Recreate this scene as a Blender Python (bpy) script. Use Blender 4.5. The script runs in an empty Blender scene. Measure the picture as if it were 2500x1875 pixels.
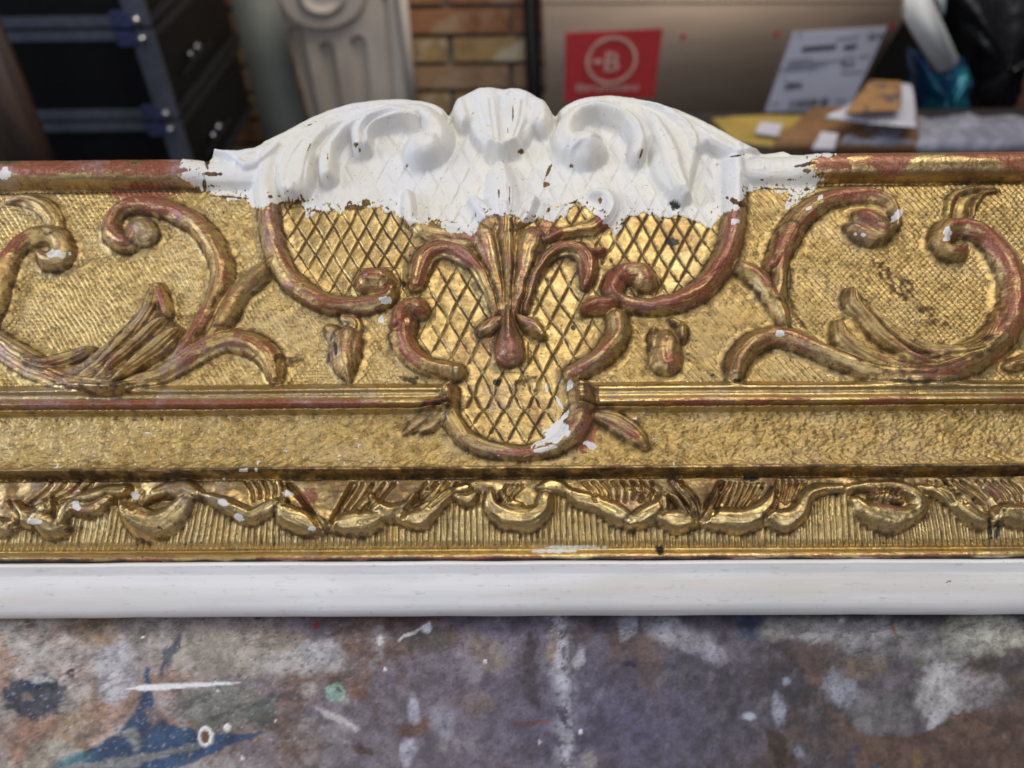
import bpy, math, random
import numpy as np
from mathutils import Vector, Matrix

# ------------------------------------------------------------------ camera, light, exposure
SC = bpy.context.scene
COL = SC.collection
F = 1900.0                     # focal length in photograph pixels (photograph 2500 x 1875)
CX, CY = 1250.0, 937.5
D0 = 0.235                     # metres from the lens to the middle of the frame
S = D0 / F                     # metres per carving unit (about an eighth of a millimetre)
PITCH, TAU, ROLL, YAW = map(math.radians, (42.0, 22.0, -0.8, 0.6))

f_ = np.array([0, math.cos(PITCH), -math.sin(PITCH)])
r0_ = np.array([1.0, 0, 0]); p0_ = np.cross(r0_, f_)
r_ = r0_ * math.cos(ROLL) + p0_ * math.sin(ROLL); p_ = np.cross(r_, f_)
EU = np.array([math.cos(YAW), -math.sin(YAW), 0])
EV = np.array([math.sin(YAW) * math.cos(TAU), math.cos(YAW) * math.cos(TAU), math.sin(TAU)])
EN = np.cross(EU, EV)

def ray(x, y):
    x = np.asarray(x, float)[..., None]; y = np.asarray(y, float)[..., None]
    return f_ + r_ * (x - CX) / F - p_ * (y - CY) / F

CAMZ = 0.0
C0 = f_ * D0                    # frame origin relative to the lens
def unproj(x, y, h=0.0):
    """point of the carving: (U, V) of the place at height h over the frame's face"""
    d = ray(x, y); h = np.asarray(h, float)
    t = (C0 @ EN + h * S) / (d @ EN)
    P = d * t[..., None]
    return (P - C0) @ EU / S, (P - C0) @ EV / S
def frame_pt(U, V, H):
    U = np.asarray(U, float)[..., None]; V = np.asarray(V, float)[..., None]; H = np.asarray(H, float)[..., None]
    return C0 + S * (U * EU + V * EV + H * EN)
def proj(U, V, H):
    P = frame_pt(U, V, H); z = P @ f_
    return CX + F * (P @ r_) / z, CY - F * (P @ p_) / z, z

# white sight edge profile: photo row at the middle column, height over the face
SIGHT = [(1369, -60), (1371, -40), (1376, -33), (1384, -37), (1394, -43), (1401, -47), (1406, -49), (1414, -52), (1440, -61), (1470, -75), (1484, -84), (1492, -92), (1498, -104), (1502, -122), (1504, -142)]
_u, _v = unproj(CX, SIGHT[-1][0], SIGHT[-1][1] - 14)
TABLE_Z = float(frame_pt(_u, _v, SIGHT[-1][1] - 14)[..., 2])
ZC = -TABLE_Z                   # lens height over the table; table top is z = 0
def world(P):
    P = np.array(P, float); P[..., 2] += ZC
    return P

cam_d = bpy.data.cameras.new('camera'); cam = bpy.data.objects.new('camera', cam_d); COL.objects.link(cam)
cam.matrix_world = Matrix(((r_[0], p_[0], -f_[0], 0), (r_[1], p_[1], -f_[1], 0), (r_[2], p_[2], -f_[2], ZC), (0, 0, 0, 1)))
cam_d.sensor_width = 36.0; cam_d.lens = 36.0 * F / 2500.0
cam_d.clip_start = 0.01; cam_d.clip_end = 30
cam_d.dof.use_dof = True; cam_d.dof.focus_distance = D0 * 1.02; cam_d.dof.aperture_fstop = 9.5
SC.camera = cam

W = bpy.data.worlds.new('World'); SC.world = W; W.use_nodes = True
W.node_tree.nodes['Background'].inputs[0].default_value = (0.74, 0.76, 0.95, 1)
W.node_tree.nodes['Background'].inputs[1].default_value = 0.11

def area(name, loc, target, size, size_y, power, col):
    l = bpy.data.lights.new(name, 'AREA'); l.shape = 'RECTANGLE'; l.size = size; l.size_y = size_y
    l.energy = power; l.color = col
    o = bpy.data.objects.new(name, l); COL.objects.link(o); o.location = loc
    d = Vector(target) - Vector(loc); o.rotation_euler = d.to_track_quat('-Z', 'Y').to_euler()
    return o
area('ceiling_light', (0.12, 0.38, 1.05), (0, 0.2, 0.02), 0.85, 0.55, 4.3, (1.0, 0.945, 0.85))
area('rear_fill_light', (0.25, 1.0, 0.75), (0.25, 1.8, 0.42), 0.9, 0.4, 10.0, (1.0, 0.88, 0.74))  # added lamp with no known source, brightens the wall and box behind
area('box_fill_light', (0.5, 0.62, 1.35), (0.55, 1.5, -0.45), 0.7, 0.4, 5.2, (1.0, 0.93, 0.82))  # another added lamp, there to brighten the front of the cardboard box
area('window_light', (-0.95, 0.10, 0.52), (0, 0.2, 0.02), 0.5, 0.6, 6.2, (0.74, 0.82, 1.0))
area('doorway_light', (0.15, -2.0, 1.50), (0.1, 0.7, -0.15), 1.3, 1.1, 20.0, (0.88, 0.91, 1.0))

SC.view_settings.view_transform = 'Standard'; SC.view_settings.look = 'None'
SC.view_settings.exposure = 0.15; SC.view_settings.gamma = 1.0
SC.cycles.max_bounces = 6; SC.cycles.diffuse_bounces = 3; SC.cycles.glossy_bounces = 3

# ------------------------------------------------------------------ numpy noise
def _hash(ix, iy, seed):
    n = (ix.astype(np.int64) * 374761393 + iy.astype(np.int64) * 668265263 + seed * 974634777) & 0xFFFFFFFF
    n = ((n ^ (n >> 13)) * 1274126177) & 0xFFFFFFFF
    n = (n ^ (n >> 16)) & 0xFFFFFFFF
    n = (n * 2246822519) & 0xFFFFFFFF; n = (n ^ (n >> 15)) & 0xFFFFFFFF
    return n / 4294967295.0
def vnoise(x, y, seed=0):
    ix = np.floor(x); iy = np.floor(y); fx = x - ix; fy = y - iy
    fx = fx * fx * (3 - 2 * fx); fy = fy * fy * (3 - 2 * fy)
    a = _hash(ix, iy, seed); b = _hash(ix + 1, iy, seed); c = _hash(ix, iy + 1, seed); d = _hash(ix + 1, iy + 1, seed)
    return (a + (b - a) * fx) * (1 - fy) + (c + (d - c) * fx) * fy
def fbm(x, y, scale, octv=4, seed=0, gain=0.5):
    s = 0; amp = 1; tot = 0; k = 1.0 / scale
    for i in range(octv):
        s = s + amp * vnoise(x * k + 17.3 * i, y * k - 9.1 * i, seed + i); tot += amp; amp *= gain; k *= 2.03
    return s / tot                                   # 0..1 mean .5
def sstep(a, b, x):
    t = np.clip((x - a) / (b - a), 0, 1); return t * t * (3 - 2 * t)
def segdist(X, Y, ax, ay, bx, by):
    dx, dy = bx - ax, by - ay; L = dx * dx + dy * dy + 1e-9
    t = np.clip(((X - ax) * dx + (Y - ay) * dy) / L, 0, 1)
    ex = X - ax - t * dx; ey = Y - ay - t * dy
    return np.sqrt(ex * ex + ey * ey), t, np.sign(dx * (Y - ay) - dy * (X - ax))
def polysd(X, Y, pts):
    """signed distance to a closed outline, positive inside"""
    ins = np.zeros(X.shape, bool); D = np.full(X.shape, 1e9)
    n = len(pts)
    for i in range(n):
        ax, ay = pts[i]; bx, by = pts[(i + 1) % n]
        d, _, _ = segdist(X, Y, ax, ay, bx, by); D = np.minimum(D, d)
        c = (ay > Y) != (by > Y)
        with np.errstate(divide='ignore', invalid='ignore'):
            xi = (bx - ax) * (Y - ay) / (by - ay if by != ay else 1e-9) + ax
        ins ^= c & (X < xi)
    return np.where(ins, D, -D)
def spline(P, sub=6):
    P = np.array(P, float); n = len(P)
    if n < 3: return P
    Q = np.vstack([2 * P[0] - P[1], P, 2 * P[-1] - P[-2]]); out = []
    for i in range(1, n):
        p0, p1, p2, p3 = Q[i - 1], Q[i], Q[i + 1], Q[i + 2]
        for k in range(sub):
            t = k / sub
            out.append(0.5 * ((2 * p1) + (-p0 + p2) * t + (2 * p0 - 5 * p1 + 4 * p2 - p3) * t * t + (-p0 + 3 * p1 - 3 * p2 + p3) * t ** 3))
    out.append(P[-1]); return np.array(out)

def gblur(A, sg):
    n = int(sg * 2.5) + 1; kk = np.exp(-np.arange(-n, n + 1) ** 2 / (2 * sg * sg)); kk /= kk.sum()
    for ax in (0, 1):
        pd = [(0, 0), (0, 0)]; pd[ax] = (n, n); B = np.pad(A, pd, mode='edge'); A = sum(kk[i] * (B[i:i + A.shape[0]] if ax == 0 else B[:, i:i + A.shape[1]]) for i in range(2 * n + 1))
    return A

# ------------------------------------------------------------------ the carving: a height field over the frame's face
BASE = [(380, 0), (450, 0), (459, -6), (468, 0), (520, 4), (700, 0), (880, 4), (936, 10), (940, 26), (945, 34), (950, 35), (956, 27), (966, 24), (974, 31), (982, 34), (990, 29), (997, 8), (1001, 2), (1010, 0),
        (1060, -5), (1120, 0), (1136, 8), (1140, 14), (1146, 12), (1158, -16), (1167, -30), (1172, -30), (1180, -24), (1210, -17), (1260, -22), (1320, -42), (1337, -52), (1342, -58), (1346, -54), (1350, -46), (1358, -42), (1366, -44), (1370, -50), (1373, -62)]
bv = []
for y, h in BASE:
    bv.append((float(unproj(CX, y, h)[1]), h))
bv = sorted(bv)
BV = np.array([b[0] for b in bv]); BH = np.array([b[1] for b in bv])
for i in range(1, len(BV)):
    if BV[i] <= BV[i - 1]: BV[i] = BV[i - 1] + 0.3
def baseh(V): return np.interp(V, BV, BH)

OUTLINE = [(-400, 391), (0, 389), (300, 387), (440, 386), (470, 388), (500, 378), (512, 366), (510, 356), (520, 353), (545, 358), (580, 359), (620, 353), (660, 338), (700, 317), (750, 290), (800, 268), (860, 252), (930, 243), (985, 241), (1035, 246), (1070, 256), (1094, 271), (1106, 247), (1132, 227), (1170, 218), (1220, 216), (1270, 221), (1310, 232), (1338, 250), (1356, 272), (1375, 257), (1400, 244), (1440, 235), (1490, 231), (1545, 237), (1600, 250), (1650, 264), (1700, 285), (1750, 310), (1800, 338), (1840, 352), (1870, 357), (1900, 354), (1918, 350), (1940, 359), (1990, 361), (2060, 362), (2500, 362), (2900, 361)]
ou = []
for x, y in OUTLINE:
    hh = 18 if y < 350 else 26
    u, v = unproj(x, y, hh); ou.append((float(u), float(v)))
ou[7] = (ou[6][0] + 2, ou[7][1]) if ou[7][0] <= ou[6][0] else ou[7]
ou = np.array(ou)

CELL = 2.35
NU = int(3260 / CELL); NV = 520
V_BOT = float(unproj(CX, 1372, -62)[1])
ug = np.linspace(-1630, 1630, NU)
tg = np.linspace(0, 1, NV)
V_RAIL = float(np.interp(-1300, ou[:, 0], ou[:, 1]))
top = np.interp(ug, ou[:, 0], ou[:, 1])
U = np.repeat(ug[None, :], NV, 0)
V = V_BOT + tg[:, None] * (V_RAIL - V_BOT) * np.ones_like(U)
k = np.clip((tg - 0.62) / 0.38, 0, 1)[:, None]; k = k * k * (1.6 - 0.6 * k)
V = V + k * (top[None, :] - V_RAIL)
HB = baseh(V)
# a waviness no machine would leave
HB = HB + (fbm(U, V, 260, 3, 5) - .5) * 7 + (fbm(U, V * 4, 420, 2, 9) - .5) * 4
H = HB.copy()
BXp, BYp, _ = proj(U, V, HB)          # where the bare face lies, used to lay out the incised patterns
PID = np.zeros(U.shape, np.int32)
RED = np.zeros(U.shape); GRM = np.zeros(U.shape); WHT = np.zeros(U.shape); SND = np.zeros(U.shape)
SMO = np.zeros(U.shape); STK = np.full(U.shape, .5)
PARTS = ['carved_ground']; PLAB = {}
def part(name, label=None):
    PARTS.append(name); i = len(PARTS) - 1
    if label: PLAB[i] = label
    return i

def win(pts, pad):
    x0, x1 = pts[:, 0].min() - pad, pts[:, 0].max() + pad
    y0, y1 = pts[:, 1].min() - pad, pts[:, 1].max() + pad
    i0 = max(0, np.searchsorted(ug, x0)); i1 = min(NU, np.searchsorted(ug, x1) + 1)
    rows = np.where((V[:, i0:max(i1, i0 + 1)].max(1) >= y0) & (V[:, i0:max(i1, i0 + 1)].min(1) <= y1))[0]
    if i1 <= i0 or len(rows) == 0: return None
    return slice(rows[0], rows[-1] + 1), slice(i0, i1)

WIDE = 1.12
def stroke(pid, P, h, fl=0, fd=0.16, prof='round', red=0.12, grm=0.0, z0=0.0, gouge=0.0, wob=1.0):
    """carve a raised band: P = (x, y, half width[, height factor]) in photo pixels"""
    P = np.array([list(p) + [1.0] * (4 - len(p)) for p in P], float)
    P = spline(P)
    P[:, 2] *= WIDE
    u, v = unproj(P[:, 0], P[:, 1], 0)
    for _ in range(3):
        hh = baseh(v) + z0 + 0.62 * h * P[:, 3]
        u, v = unproj(P[:, 0], P[:, 1], hh)
    dep = frame_pt(u, v, hh) @ f_
    r = P[:, 2] * dep / D0
    pts = np.stack([u, v], 1)
    w = win(pts, r.max() + 6)
    if w is None: return
    X = U[w]; Y = V[w]
    X = X + wob * (vnoise(X / 31, Y / 31, pid + 3) - .5) * 5; Y = Y + wob * (vnoise(X / 27, Y / 27, pid + 77) - .5) * 5
    best = np.full(X.shape, 1e9); HF = np.ones(X.shape); SG = np.zeros(X.shape); AL = np.zeros(X.shape); RR = np.ones(X.shape)
    n = len(pts)
    for i in range(n - 1):
        d, t, s = segdist(X, Y, u[i], v[i], u[i + 1], v[i + 1])
        rr = np.maximum(r[i] + (r[i + 1] - r[i]) * t, 0.5)
        q = d / rr
        m = q < best
        best = np.where(m, q, best); HF = np.where(m, P[i, 3] + (P[i + 1, 3] - P[i, 3]) * t, HF)
        SG = np.where(m, s, SG); AL = np.where(m, (i + t) / n, AL); RR = np.where(m, rr, RR)
    q = best; a = np.clip(q, 0, 1)
    small = np.clip(RR / (0.5 * RR.max() + 4), 0, 1) ** 0.7
    if prof == 'round': b = (1 - a ** 2.1) ** 0.62 if WIDE == 1.0 else 0.70 * (1 - a ** 2.1) ** 0.62 + 0.30 * (0.5 + 0.5 * np.cos(math.pi * a))
    elif prof == 'flat': b = (1 - a ** 4) ** 0.6
    elif prof == 'ridge': b = (1 - a) * 0.55 + (1 - a ** 2.5) ** 0.6 * 0.45
    elif prof == 'soft': b = (0.5 + 0.5 * np.cos(math.pi * a)) ** 0.8
    lat = SG * q
    b = b - gouge * np.exp(-((lat - 0.1) / 0.33) ** 2)
    if fl: b = b - fd * (0.5 + 0.5 * np.cos(lat * math.pi * fl + 0.6 * np.sin(AL * 7))) ** 2 * (1 - a ** 6) * sstep(0.0, 0.12, AL)
    arc = np.concatenate([[0], np.cumsum(np.hypot(np.diff(u), np.diff(v)))])
    along = np.interp(AL * n, np.arange(n), arc)
    sn = vnoise(lat * RR / 3.4 + pid * 7.1, along / 42, 5) * .6 + vnoise(lat * RR / 7.5 + pid * 3.3, along / 90, 6) * .4
    b = b + (vnoise(along / 60, lat * 1.5 + 9, pid + 11) - .5) * .10 * (1 - a ** 3)
    if WIDE > 1.05:
        sk = .17 * h * HF * small; b = .17 + .83 * b
        fil = HB[w] + z0 + sk * np.clip((1.75 - q) / .75, 0, 1) ** 1.7
        fm_ = (q >= 1) & (q < 1.75) & (fil > H[w] - 3) & (PID[w] <= P_LAT_T)
        H[w] = np.where(fm_, np.maximum(H[w] * .35 + fil * .65, fil), H[w])
    b = b * (1 + .5 * (vnoise(along / 150, along * 0 + pid * 1.7, 21) - .5) * lat)
    hs = HB[w] + z0 + h * HF * small * b + (sn - .5) * (2.6 if WIDE > 1 else .5)
    ins = (q < 1) & (hs > H[w])
    H[w] = np.where(ins, hs, H[w])
    PID[w] = np.where(ins, pid, PID[w])
    SMO[w] = np.where(ins, 1, SMO[w]); STK[w] = np.where(ins, sn, STK[w])
    RED[w] = np.where(ins, red * (0.35 + 0.65 * b), RED[w])
    edge = np.exp(-np.clip(np.abs(q - 1.0) * RR / 11.0, 0, 8))
    GRM[w] = np.maximum(GRM[w] * np.where(ins, 0.4, 1), edge * .72)
    GRM[w] = np.where(ins, np.maximum(GRM[w], grm), GRM[w])

def solid(pid, poly, h, w0, mod=None, prof=0.5):
    P = np.array(poly, float)
    u, v = unproj(P[:, 0], P[:, 1], 0)
    for _ in range(3): u, v = unproj(P[:, 0], P[:, 1], baseh(v) + 0.5 * h)
    pts = np.stack([u, v], 1); w = win(pts, 8)
    X = U[w]; Y = V[w]; sd = polysd(X, Y, [tuple(p) for p in pts])
    b = (1 - (1 - np.clip(sd / w0, 0, 1)) ** 2) ** prof
    hh = h * b
    if mod is not None: hh = hh + mod(X, Y, sd) * np.clip(sd / 14, 0, 1)
    hs = HB[w] + hh; ins = (sd > 0) & (hs > H[w])
    H[w] = np.where(ins, hs, H[w]); PID[w] = np.where(ins, pid, PID[w]); SMO[w] = np.where(ins, 1, SMO[w])
    e = np.exp(-np.abs(sd) / 7.0); GRM[w] = np.maximum(GRM[w], e * .8)
    RED[w] = np.where(ins, 0.15, RED[w])
def groove(P, depth, width, grm=0.0, clip=None):
    P = np.array(P, float); P = spline(P, 4)
    u, v = unproj(P[:, 0], P[:, 1], 0)
    for _ in range(3):
        hh = np.array([float(H[np.abs(V[:, j] - vv).argmin(), j]) for vv, j in zip(v, np.clip(np.searchsorted(ug, u), 0, NU - 1))])
        u, v = unproj(P[:, 0], P[:, 1], hh)
    pts = np.stack([u, v], 1); w = win(pts, width * 3)
    if w is None: return
    X = U[w]; Y = V[w]; D = np.full(X.shape, 1e9)
    for i in range(len(pts) - 1):
        d, t, s = segdist(X, Y, u[i], v[i], u[i + 1], v[i + 1]); D = np.minimum(D, d)
    g = np.exp(-(D / width) ** 2)
    H[w] -= depth * g; GRM[w] = np.maximum(GRM[w], g * grm)

# --- zones of the moulding, by photo row of the bare face
P_RAIL_L = part('top_rail', 'top rail left of the crest, red clay showing through worn gold')
P_RAIL_R = part('top_rail', 'top rail right of the crest, burnished gold with red wear')
P_INNER_L = part('inner_rail', 'inner rail left of the cartouche with a long red worn stripe')
P_INNER_R = part('inner_rail', 'inner rail right of the cartouche, bright gold crest line')
P_SAND = part('sanded_band'); P_FIL = part('dark_fillet'); P_FLUTE = part('fluted_cove'); P_BEAD = part('edge_bead')
P_GROUND_L = part('hatched_ground'); P_GROUND_R = part('hatched_ground')
P_LAT_C = part('lattice_panel', 'lattice panel in the middle under the hanging bud'); P_LAT_L = part('lattice_panel', 'lattice panel left of the palmette'); P_LAT_R = part('lattice_panel', 'lattice panel right of the palmette, grooves nearly black'); P_LAT_T = part('lattice_panel', 'white gesso lattice panel of the crest')

# rows measured along V so that the lines stay straight on the frame
def vrow(y, h=0): return float(unproj(CX, y, h)[1])
mid = U < 0
def zone(y0, y1, h0, h1, idl, idr=None):
    m = (V <= vrow(y0, h0)) & (V > vrow(y1, h1))
    PID[m & mid] = idl; PID[m & ~mid] = idr if idr is not None else idl
    return m
zg = zone(455, 937, 0, 12, P_GROUND_L, P_GROUND_R)
zi = zone(937, 1000, 12, 3, P_INNER_L, P_INNER_R)
zs = zone(1000, 1138, 3, 10, P_SAND)
zf = zone(1138, 1169, 10, -30, P_FIL)
zc = zone(1169, 1342, -30, -58, P_FLUTE)
zb = zone(1342, 1380, -58, -62, P_BEAD)
SMO[zi | zf | zb] = 1
PID[V > vrow(455, 0)] = P_RAIL_L
PID[(V > vrow(455, 0)) & ~mid] = P_RAIL_R

# lattice regions (photo pixels on the bare face)
LAT = [(P_LAT_L, [(640, 440), (640, 560), (690, 660), (760, 730), (860, 745), (960, 730), (985, 690), (1010, 600), (1010, 440)]),
       (P_LAT_R, [(1430, 440), (1430, 600), (1480, 660), (1560, 740), (1650, 735), (1740, 680), (1790, 590), (1800, 440)]),
       (P_LAT_C, [(1000, 440), (1000, 600), (1020, 720), (985, 780), (1010, 870), (1110, 900), (1100, 1000), (1140, 1075), (1250, 1110), (1360, 1080), (1410, 1000), (1405, 900), (1490, 840), (1510, 740), (1450, 650), (1440, 440)]),
       (P_LAT_T, [(640, 440), (640, 300), (900, 225), (1100, 210), (1240, 190), (1400, 210), (1620, 230), (1800, 300), (1810, 440)])]
latm = np.zeros(U.shape, bool)
wx = BXp + (fbm(U, V, 120, 2, 31) - .5) * 10; wy = BYp + (fbm(U, V, 120, 2, 41) - .5) * 10
yt = np.clip(BYp, 250, 1120)
sp = np.where((BYp > 620) & (np.abs(BXp - 1245) < 260), 50.0, np.where(BYp < 500, 52.0, 42.0))
sp = np.where((BYp >= 455) & (BYp < 760) & (np.abs(BXp - 1245) >= 245), 42.0, sp)
phase_b = np.abs(((wx + 12) - wy / 1.62) / sp % 1.0 - .5) * sp      # falls to the right
phase_f = np.abs(((wx + 6) + wy / 1.85) / sp % 1.0 - .5) * sp       # rises to the right
gl = np.minimum(phase_b, phase_f)
for pid, poly in LAT:
    xs = [p[0] for p in poly]; ys = [p[1] for p in poly]
    bb = (BXp > min(xs) - 5) & (BXp < max(xs) + 5) & (BYp > min(ys) - 5) & (BYp < max(ys) + 5)
    sd = np.full(U.shape, -1e9); sd[bb] = polysd(BXp[bb], BYp[bb], poly)
    m = (sd > 0) & ~latm
    PID[m] = pid; latm |= m
    HB[m] = (2 + (fbm(U, V, 90, 2, 33) - .5) * 5)[m]; H[m] = HB[m]
    dep = 4.4 if pid != P_LAT_T else 4.4
    g = np.exp(-(np.abs(gl) / (2.4 + 1.0 * fbm(U, V, 70, 2, 36))) ** 2.4) * (.55 + .75 * fbm(U, V, 90, 3, 37))
    H[m] -= (dep * g)[m]
    dia = np.clip(gl / 7, 0, 1)
    H[m] += (.5 * np.sqrt(dia) + (fbm(U, V, 26, 2, 34) - .5) * 2.4)[m] - 1
    if pid == P_LAT_C:
        GRM[m] = np.maximum(GRM[m], (g * 0.95)[m])
    elif pid == P_LAT_R:
        GRM[m] = np.maximum(GRM[m], (g * (1.25 - 0.5 * sstep(1560, 1480, BXp)))[m])
    elif pid == P_LAT_L:
        GRM[m] = np.maximum(GRM[m], (g * (0.95 + 0.5 * sstep(820, 900, BXp)))[m])
# hatched ground
hm = (zg | (V > vrow(455, 0)) & (BYp > 455)) & ~latm
jx = BXp + (fbm(U, V, 40, 2, 51) - .5) * 9; jy = BYp + (fbm(U, V, 40, 2, 61) - .5) * 9
left = BXp < 1250
a1 = np.where(left, jx * 0.85 - jy * 0.53, jx * 0.72 - jy * 0.69); a2 = jx * 0.45 + jy * 0.89
s1 = np.abs((a1 / 11.2) % 1 - .5) * 2; s2 = np.abs((a2 / 10.4 + 0.35 * np.floor(a1 / 11.2)) % 1 - .5) * 2
lined = sstep(.42, .62, fbm(U, V, 260, 2, 73)); punch = (1 - s1 ** 2) * (0.45 + 0.55 * (1 - s2 ** 2) * (1 - .6 * lined) + .33 * lined)
rough = 0.6 + 0.8 * fbm(U, V, 70, 2, 71)
H[hm] += (4.0 * punch * rough + 3.6 * (fbm(U, V, 10, 2, 81) - .5))[hm]
GRM[hm] = np.maximum(GRM[hm], (0.40 * (1 - punch) * rough)[hm])
# sanded band
zs = zs & ~latm; zi = zi & ~latm
grain = fbm(U, V * 1.4, 7, 3, 91, 0.62)
H[zs] += ((grain - .5) * 9 + (fbm(U, V, 22, 2, 95) - .5) * 5)[zs]
SND[zs] = 1; SND[hm] = .7; SND[latm] = .4
GRM[zs] = np.maximum(GRM[zs], (sstep(.52, .3, grain) * 0.34)[zs])

# --- top rail: a half round moulding on both sides
P_CREST_RAIL = part('top_rail', 'white gesso length of top rail left of the crest'); P_CREST_RAIL2 = part('top_rail', 'white gesso length of top rail right of the crest')
rail_h = 46
vt0, vt1 = vrow(452, 0), V_RAIL
q = (V - (vt0 + vt1) / 2) / ((vt1 - vt0) / 2)
flatside = (U < float(unproj(640, 420)[0])) | (U > float(unproj(1812, 420)[0]))
m = (np.abs(q) < 1) & flatside | (flatside & (V > vt1))
b = (1 - np.clip(np.abs(q), 0, 1) ** 2.2) ** 0.5
RW = (fbm(U, V * 3, 300, 2, 15) - .5) * 3
rail_h = 46 - 20 * sstep(450, 545, BXp) * (BXp < 1250) - 20 * sstep(2005, 1900, BXp) * (BXp > 1250)
H = np.where(m, np.maximum(H, rail_h * b + RW), H); SMO[m] = 1
u0, u1 = float(unproj(445, 420)[0]), float(unproj(2010, 400)[0])
mm = m & (U > u0) & (U < u1); PID[mm & mid] = P_CREST_RAIL; PID[mm & ~mid] = P_CREST_RAIL2
# the groove under the rail
gq = np.exp(-((V - vrow(457, 0) - 3 * np.sin(U / 180)) / 6.0) ** 2) * flatside
H -= 5 * gq; GRM = np.maximum(GRM, gq * 0.9)

# --- left panel
scroll_l = part('scroll'); 
stroke(part('scroll'), [(-40, 790, 26), (-22, 740, 28), (-8, 690, 27), (8, 640, 26), (40, 592, 25), (88, 566, 27), (132, 572, 27), (148, 604, 26), (140, 632, 25), (112, 634, 22), (96, 618, 16)], 40, red=.35)
stroke(scroll_l, [(330, 560, 34), (310, 588, 26), (277, 574, 24), (266, 540, 22), (290, 506, 22), (330, 492, 24), (385, 498, 25), (436, 516, 26), (481, 546, 27), (517, 590, 27), (537, 635, 27), (538, 680, 28), (524, 728, 28), (500, 775, 27), (470, 820, 25), (436, 862, 20), (400, 900, 14)], 40, red=.45)
stroke(scroll_l, [(338, 556, 36), (346, 566, 34)], 44, red=.3)
stroke(part('stem'), [(672, 630, 14), (650, 652, 24), (614, 682, 27), (582, 712, 27), (556, 752, 28), (530, 800, 24), (500, 840, 16)], 36, red=.08)
lf = part('acanthus_leaf')
solid(lf, [(100, 915), (200, 885), (270, 830), (330, 770), (362, 725), (392, 720), (402, 770), (440, 796), (425, 840), (370, 885), (300, 925), (200, 940)], 20, 14)
stroke(lf, [(-60, 800, 22), (0, 838, 28), (50, 875, 32), (110, 903, 32), (180, 925, 28), (260, 934, 22)], 26, fl=6, fd=.13)
stroke(lf, [(60, 876, 10), (110, 884, 18), (160, 872, 20), (205, 856, 15), (222, 848, 8)], 36, fl=6, fd=.13, grm=.35)
stroke(lf, [(180, 925, 8), (240, 888, 16), (290, 842, 22), (330, 800, 24), (358, 760, 24), (372, 722, 22), (376, 704, 14)], 36, fl=6, fd=.13)
stroke(lf, [(382, 700, 16), (394, 730, 17), (406, 766, 13)], 34, red=.6)
stroke(lf, [(230, 922, 8), (280, 880, 16), (330, 838, 20), (372, 800, 20), (396, 780, 12)], 40, fl=6, fd=.13)
stroke(lf, [(270, 925, 10), (320, 890, 20), (370, 852, 26), (410, 820, 24), (432, 804, 14)], 40, fl=7, fd=.13, red=.25)
stroke(part('acanthus_leaf'), [(140, 926, 10), (250, 942, 16), (362, 920, 24), (434, 884, 28), (488, 850, 30), (543, 826, 31), (597, 830, 31), (640, 852, 30), (665, 886, 27), (672, 922, 16)], 38, fl=3, fd=.12, red=.35)
stroke(part('scroll'), [(20, 486, 10), (60, 484, 18), (100, 498, 22), (128, 532, 22), (132, 566, 18)], 22, fl=3)
# --- right panel
rs = part('scroll', 'C scroll right of the cartouche with a heart shaped eye')
stroke(rs, [(2190, 548, 10), (2190, 515, 14), (2168, 487, 18), (2120, 472, 22), (2060, 474, 25), (2005, 490, 26), (1962, 520, 28), (1932, 560, 30), (1908, 605, 29), (1888, 645, 20)], 32, red=.4)
stroke(rs, [(2118, 528, 30), (2136, 540, 37), (2150, 552, 36)], 46, red=.5)
stroke(rs, [(2088, 556, 22), (2120, 572, 26), (2150, 574, 20), (2176, 556, 14)], 36, red=.1)
st = part('stem')
stroke(st, [(1806, 648, 22), (1846, 670, 27), (1880, 706, 28), (1902, 750, 24), (1920, 792, 14)], 34)
stroke(st, [(1925, 560, 20), (1912, 620, 20), (1908, 680, 22), (1902, 720, 22)], 28)
groove([(1928, 640), (1922, 690), (1932, 740), (1962, 790), (2000, 836), (2035, 872)], 6, 5, .8)
big = part('scroll', 'large fluted scroll sweeping along the bottom right into a coiled tip')
stroke(big, [(1796, 908, 22), (1806, 872, 27), (1838, 836, 28), (1885, 816, 27), (1935, 822, 28), (1989, 846, 27), (2062, 876, 28), (2134, 898, 28), (2225, 908, 28), (2315, 900, 29), (2387, 870, 31), (2441, 822, 33), (2474, 769, 34), (2484, 707, 34), (2472, 653, 33), (2446, 606, 31), (2412, 570, 29), (2366, 550, 28), (2322, 554, 27), (2300, 584, 25), (2316, 608, 23), (2345, 612, 18), (2358, 596, 12)], 42, red=.35)
stroke(big, [(2440, 760, 10), (2420, 812, 18), (2370, 852, 24), (2300, 874, 26), (2225, 880, 22), (2150, 870, 14)], 38, fl=3, fd=.2)
rl = part('acanthus_leaf')
solid(rl, [(2120, 905), (2060, 850), (2030, 800), (2070, 770), (2072, 725), (2100, 722), (2130, 750), (2180, 800), (2240, 836), (2330, 850), (2420, 832), (2400, 870), (2300, 905), (2200, 912)], 10, 14)
stroke(rl, [(2300, 892, 8), (2225, 868, 18), (2160, 820, 22), (2118, 775, 22), (2088, 742, 24), (2082, 716, 20)], 46, fl=6, fd=.13)
stroke(rl, [(2310, 874, 8), (2240, 850, 14), (2190, 815, 16), (2150, 778, 16), (2118, 750, 12)], 40, fl=2)
stroke(rl, [(2270, 905, 8), (2180, 890, 22), (2110, 862, 28), (2064, 822, 26), (2048, 790, 16)], 46, fl=7, fd=.13)
stroke(rl, [(2420, 838, 8), (2360, 856, 18), (2290, 852, 20), (2240, 836, 12)], 46, fl=2, grm=.2)
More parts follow.
